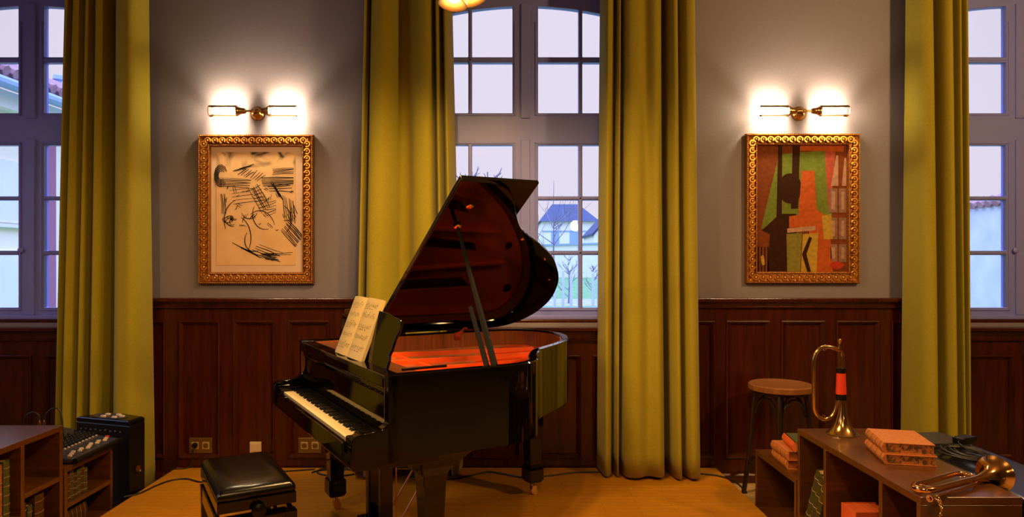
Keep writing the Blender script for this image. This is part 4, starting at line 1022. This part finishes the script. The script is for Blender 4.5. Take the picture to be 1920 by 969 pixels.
# ------------------------------------------------------------------ outdoors
OUT = dict(
    white=noisy('lime_render', (.84, .83, .82), (.90, .89, .86), nscale=2, rough=.9),
    cream=noisy('cream_render', (.95, .86, .66), (.98, .90, .70), nscale=2, rough=.9),
    slate=noisy('slate_roof', (.030, .045, .11), (.042, .06, .14), (1, 1, 6), 4, rough=.7),
    tile=noisy('clay_tile', (.34, .17, .20), (.46, .26, .28), nscale=8, rough=.8),
    grass=noisy('lawn', (.10, .26, .10), (.20, .38, .14), nscale=3, rough=.95),
    earth=noisy('gravel', (.30, .31, .36), (.42, .44, .52), nscale=4, rough=.95),
    stone=noisy('rendered_stone', (.58, .64, .74), (.72, .76, .82), nscale=2.2, rough=.95, bump=.3),
    bark=noisy('grey_bark', (.16, .15, .19), (.25, .24, .30), nscale=20, rough=.9),
    post=mat('pale_post', (.55, .60, .85), .8),
    gutter=mat('zinc_gutter', (.30, .44, .70), .5),
    redwood=mat('red_shutter', (.36, .13, .22), .6),
    dark=mat('dark_pane', (.05, .07, .13), .2),
)
gm = MB()
gp = [(5.6, -.25), (12, .0), (20, .22), (45, .55), (140, 1.0)]
for i in range(len(gp) - 1):
    (a, za), (b, zb_) = gp[i], gp[i + 1]
    gm.hexa([(-60, a, za - .4), (60, a, za - .4), (60, b, zb_ - .4), (-60, b, zb_ - .4), (-60, a, za), (60, a, za), (60, b, zb_), (-60, b, zb_)])
tag(gm.build('ground', OUT['grass']), kind='structure')
gv = MB().hexa([(-3, 14, .0), (8, 14, .0), (9, 24, .2), (-3, 24, .2), (-3, 14, .10), (8, 14, .10), (9, 24, .29), (-3, 24, .29)])
tag(gv.build('gravel_path', OUT['earth']), kind='structure')
# white house with a hipped slate roof
hs = thing('house', 'white house with a hipped blue slate roof behind the garden wall', 'house', (wx(1068, 60), 60, .6))
he, hr = wz(415, 60) - .6, wz(384, 60) - .6
hx0, hx1 = wx(1012, 60) - hs.location.x, wx(1124, 60) - hs.location.x
MB().box(hx0 + .2, hx1 - .2, 0, 6, 0, he).build('walls', OUT['white'], hs)
rx_0, rx_1 = wx(1040, 60) - hs.location.x, wx(1092, 60) - hs.location.x
b = MB(); v = [b.b.verts.new(p) for p in ((hx0, -.3, he), (hx1, -.3, he), (hx1, 6.3, he), (hx0, 6.3, he), (rx_0, 3, hr + .3), (rx_1, 3, hr + .3))]
for f in ((0, 1, 5, 4), (1, 2, 5), (2, 3, 4, 5), (3, 0, 4), (3, 2, 1, 0)): b.b.faces.new([v[i] for i in f])
b.build('roof', OUT['slate'], hs)
for k in range(3):
    x = hx0 + 1.0 + 1.6 * k
    MB().box(x, x + .7, -.03, .05, 2.4, 3.6).build('window', OUT['gutter'], hs)
MB().box(hx0 + .2, hx1 - .2, -.06, .02, he - .9, he - .8).build('string_course', OUT['gutter'], hs)
h2 = thing('house', 'white gabled house with a steep roof at the right of the slate roof house', 'house', (wx(1150, 50), 50, .72))
h2.scale = (.877,) * 3
gx = 1.6
b = MB(); v = [b.b.verts.new(p) for p in ((-gx, 0, 0), (gx, 0, 0), (gx, 0, 3.2), (0, 0, 5.0), (-gx, 0, 3.2), (-gx, 7, 0), (gx, 7, 0), (gx, 7, 3.2), (0, 7, 5.0), (-gx, 7, 3.2))]
for f in ((0, 1, 2, 3, 4), (5, 9, 8, 7, 6), (0, 4, 9, 5), (1, 6, 7, 2), (0, 5, 6, 1), (4, 3, 8, 9), (2, 7, 8, 3)): b.b.faces.new([v[i] for i in f])
b.build('walls', OUT['white'], h2)
MB().hexa([(-gx - .15, -.15, 3.1), (0, -.15, 5.0), (0, 7, 5.0), (-gx - .15, 7, 3.1), (-gx - .15, -.15, 3.3), (0, -.15, 5.2), (0, 7, 5.2), (-gx - .15, 7, 3.3)]).hexa([(0, -.15, 5.0), (gx + .15, -.15, 3.1), (gx + .15, 7, 3.1), (0, 7, 5.0), (0, -.15, 5.2), (gx + .15, -.15, 3.3), (gx + .15, 7, 3.3), (0, 7, 5.2)]).build('roof', OUT['slate'], h2)
gw = thing('garden_wall', 'long white garden wall in front of the white houses', 'wall', (0, 0, 0))
MB().hexa([(-12, 46, .3), (12, 44, .3), (12, 44.3, .3), (-12, 46.3, .3), (-12, 46, 2.2), (12, 44, 2.85), (12, 44.3, 2.85), (-12, 46.3, 2.2)]).build('wall_body', OUT['white'], gw)
MB().hexa([(-12, 45.9, 2.2), (12, 43.9, 2.85), (12, 44.4, 2.85), (-12, 46.4, 2.2), (-12, 45.9, 2.3), (12, 43.9, 2.95), (12, 44.4, 2.95), (-12, 46.4, 2.3)]).build('coping', OUT['gutter'], gw)
def bare_tree(label, px, dd, z0, ztop, spread, seed, levels=4, lean=0., trunk=.06, first=.35, last=.92, group=None):
    rnd = random.Random(seed); m = MB(); X = wx(px, dd); H = ztop - z0
    def limb(p, dr, L, r, lv):
        n = 4; pts = [Vector(p)]; d_ = Vector(dr).normalized()
        for k in range(n):
            d_ = (d_ + Vector((rnd.uniform(-.14, .14), rnd.uniform(-.14, .14), rnd.uniform(-.02, .16)))).normalized()
            pts.append(pts[-1] + d_ * L / n)
        m.tube(pts, [r * (1 - .6 * k / n) for k in range(n + 1)], 5)
        if lv <= 0: return
        for k in range(4 if lv > 1 else 3):
            f = rnd.uniform(.35, 1.); i_ = min(int(f * n), n - 1); q = pts[i_].lerp(pts[i_ + 1], f * n - i_)
            a = rnd.uniform(0, 6.28)
            limb(q, d_ * .7 + Vector((math.cos(a), math.sin(a) * .6, .25)) * spread, L * rnd.uniform(.45, .65), r * .5, lv - 1)
    top = Vector((X + lean, dd, ztop))
    nT = 8; tr = [Vector((X, dd, z0)).lerp(top, k / nT) + Vector((rnd.uniform(-.03, .03), 0, 0)) * (k > 0) for k in range(nT + 1)]
    root = thing('bare_tree', label, 'tree', (0, 0, 0), group=group)
    MB().tube(tr, [trunk * (1 - .85 * k / nT) for k in range(nT + 1)], 6).build('trunk', OUT['bark'], root)
    for k in range(14):
        f = rnd.uniform(first, last); q = Vector((X, dd, z0)).lerp(top, f); a = k * 2.4
        limb(q, (math.cos(a) * spread * 1.6, math.sin(a) * spread, .55), H * (.34 * (1.15 - f) + .06), trunk * .45, levels - 2)
    m.build('branches', OUT['bark'], root)
bare_tree('slender bare sapling in front of the white house', 1038, 25, .3, wz(338, 25), .55, 11, 3, trunk=.042, first=.28, last=.66)
bare_tree('bare shrubby tree low behind the fence posts', 1066, 22, .25, wz(478, 22), .5, 5, 3, trunk=.03, first=.1)
bare_tree('bare tree crown rising above the piano lid corner, larger one', 915, 42, .5, wz(322, 42), .75, 17, 3, trunk=.22, first=.5)
bare_tree('bare tree crown at the left above the piano lid', 873, 49, .5, wz(326, 49), .7, 23, 3, trunk=.18, first=.5)
bare_tree('young bare tree half hidden behind the right curtain', 1112, 24, .3, wz(498, 24), .5, 29, 3, trunk=.03, first=.2)
for k, (px, y0_) in enumerate(((1056, 508), (1071, 515), (1112, 512), (1040, 520), (1122, 520))):
    dd = 20
    tag(MB().lathe([(.040, .0), (.036, wz(y0_, dd) - .2), (.02, wz(y0_, dd) - .16)], (wx(px, dd), dd, .2), 'Z', 8).xf(Matrix.Identity(4)).build('fence_post', OUT['post']), 'pale wooden post standing on the lawn beyond the centre window', 'post', 'pale posts on the lawn')
# wing of the building seen through the left window
wg = thing('house', 'pale house wing with tiled eaves and gutter outside the left window', 'house', (-7.1, 12, 0))
MB().box(-4, 0, -6, 10, 0, 3.78).build('walls', OUT['cream'], wg)
MB().hexa([(-4, -6, 6.0), (.32, -6, 4.12), (.32, 10, 4.12), (-4, 10, 6.0), (-4, -6, 6.12), (.34, -6, 4.22), (.34, 10, 4.22), (-4, 10, 6.12)]).build('roof', OUT['tile'], wg)
tl_ = MB()
for k in range(80):
    y = -6 + .2 * k; tl_.tube([(.40, y, 4.19), (-.5, y, 4.60)], .075, 7)
tl_.build('eave_tiles', OUT['tile'], wg, smooth=True)
MB().tube([(.40, -6, 4.02), (.40, 10, 4.02)], .085, 10).build('gutter', OUT['gutter'], wg)
MB().box(-.02, .22, -6, 10, 3.74, 3.98).build('soffit', OUT['white'], wg)
MB().box(.0, .06, -1.22, -1.02, .3, 3.6).build('shutter', OUT['redwood'], wg)
MB().tube([(.10, -.60, 0), (.10, -.60, 3.7), (.36, -.60, 3.98)], .05, 8).build('downpipe', OUT['gutter'], wg)
for y, z in ((-2.0, 1.3), (-2.0, 2.6), (.4, 2.4)):
    MB().box(0, .03, y - .3, y + .3, z - .45, z + .45).box(-.01, .07, y - .34, y + .34, z - .52, z - .47).build('window', OUT['white'], wg)
# rear roof beyond with a chimney
rf = thing('house', 'tiled house end with a ridge finial beyond the left gutter', 'house', (wx(60, 24), 24, -.42))
rf.scale = (24 / 19,) * 3
MB().hexa([(-5, 0, 0), (3.0, 0, 0), (3.0, 5, 0), (-5, 5, 0), (-5, 0, 5.2), (3.0, 0, 5.2), (3.0, 5, 5.2), (-5, 5, 5.2)]).build('walls', OUT['redwood'], rf)
MB().hexa([(-5, -.3, 8.4), (3.4, -.3, 5.3), (3.4, 5.2, 5.3), (-5, 5.2, 8.4), (-5, -.3, 8.6), (3.4, -.3, 5.5), (3.4, 5.2, 5.5), (-5, 5.2, 8.6)]).build('roof', OUT['tile'], rf)
MB().lathe([(.16, 6.2), (.16, 6.45), (.22, 6.47), (.22, 6.52), (.08, 6.55), (.08, 6.62), (.15, 6.64), (.12, 6.76), (0, 6.8)], (.6, .2, 0), 'Z', 14).build('finial', OUT['gutter'], rf)
# rendered garden wall with tile coping outside the right window
g2 = thing('garden_wall', 'rough rendered garden wall with tile coping outside the right window', 'wall', (10.1, 16, 0))
MB().box(0, .35, -9, 16, -.2, 2.74).build('wall_body', OUT['stone'], g2)
ct = MB()
for k in range(110):
    y = -9 + .23 * k; ct.tube([(-.10, y, 2.76), (.2, y, 2.90)], .085, 7)
ct.build('coping_tiles', OUT['tile'], g2, smooth=True)

# ------------------------------------------------------------------ world: dusk sky
w = bpy.data.worlds.new('dusk'); S.world = w; w.use_nodes = True
N = w.node_tree.nodes; L = w.node_tree.links
bg = N['Background']; tc = N.new('ShaderNodeTexCoord'); sx_ = N.new('ShaderNodeSeparateXYZ'); rp = N.new('ShaderNodeValToRGB')
e = rp.color_ramp.elements
HZ = (.83, .77, .95)
K_SKY = 7.0
def sk(c): return tuple(x / K_SKY for x in c) + (1,)
e[0].position = 0.; e[0].color = sk(HZ)
e[1].position = 1.; e[1].color = sk((2.2, 2.75, 6.0))
for p, c in ((.35, HZ), (.47, (1.6, 1.95, 3.8)), (.70, (2.1, 2.7, 5.8))):
    q = e.new(p); q.color = sk(c)
L.new(tc.outputs['Generated'], sx_.inputs[0]); L.new(sx_.outputs['Z'], rp.inputs['Fac']); L.new(rp.outputs[0], bg.inputs['Color'])
bg.inputs['Strength'].default_value = K_SKY

# ------------------------------------------------------------------ room lamps (behind and above the camera)
def lamp(name, kind, loc, energy, col, size=.3, target=None, spot=None):
    l = bpy.data.lights.new(name, kind); l.energy = energy; l.color = col
    if kind == 'AREA': l.size = size
    else: l.shadow_soft_size = size
    if spot: l.spot_size = R(spot); l.spot_blend = .6
    o = bpy.data.objects.new(name, l); COL.objects.link(o); o.location = loc
    if target: o.rotation_euler = (Vector(target) - Vector(loc)).to_track_quat('-Z', 'Y').to_euler()
    return o
WARM = (1., .57, .19)
lamp('ceiling_lamp_left', 'SPOT', (-2.4, 1.2, 3.0), 120, WARM, .08, (-2.2, 1.9, 0), 165)
lamp('ceiling_lamp_centre', 'SPOT', (.35, .7, 3.0), 130, WARM, .08, (.35, 1.4, 0), 165)
lamp('globe_lamp', 'POINT', (1.26, -1.0, 2.17), 16, WARM, .09)
lamp('ceiling_lamp_right', 'POINT', (3.3, 2.2, 3.1), 190, WARM, .08)
def portal(loc, sx, sy, target):
    l = bpy.data.lights.new('daylight_portal', 'AREA'); l.shape = 'RECTANGLE'; l.size = sx; l.size_y = sy; l.cycles.is_portal = True
    o = bpy.data.objects.new('daylight_portal', l); COL.objects.link(o); o.location = loc
    o.rotation_euler = (Vector(target) - Vector(loc)).to_track_quat('-Z', 'Y').to_euler()
for c in WIN: portal((c, 5.36, 2.35), 1.6, 2.4, (c, 0, 2.35))
portal((-5.78, 2.45, 2.35), 4.5, 2.9, (0, 2.45, 2.35))

# ------------------------------------------------------------------ camera
cam = bpy.data.cameras.new('camera'); co = bpy.data.objects.new('camera', cam); COL.objects.link(co)
cam.sensor_width = 36; cam.lens = 36 * F / 1920
cam.shift_x = (960 - CX) / 1920; cam.shift_y = (CY - 484.5) / 1920
co.location = (0, 0, CZ); co.rotation_euler = (R(90), 0, 0); cam.clip_end = 400
S.camera = co
S.view_settings.view_transform = 'Standard'; S.view_settings.look = 'None'
S.view_settings.gamma = 1; S.view_settings.exposure = 0.0; S.view_settings.use_curve_mapping = False
S.cycles.use_denoising = True
S.cycles.max_bounces = 8; S.cycles.transparent_max_bounces = 12
S.cycles.sample_clamp_indirect = 6
S.cycles.caustics_reflective = False; S.cycles.caustics_refractive = False
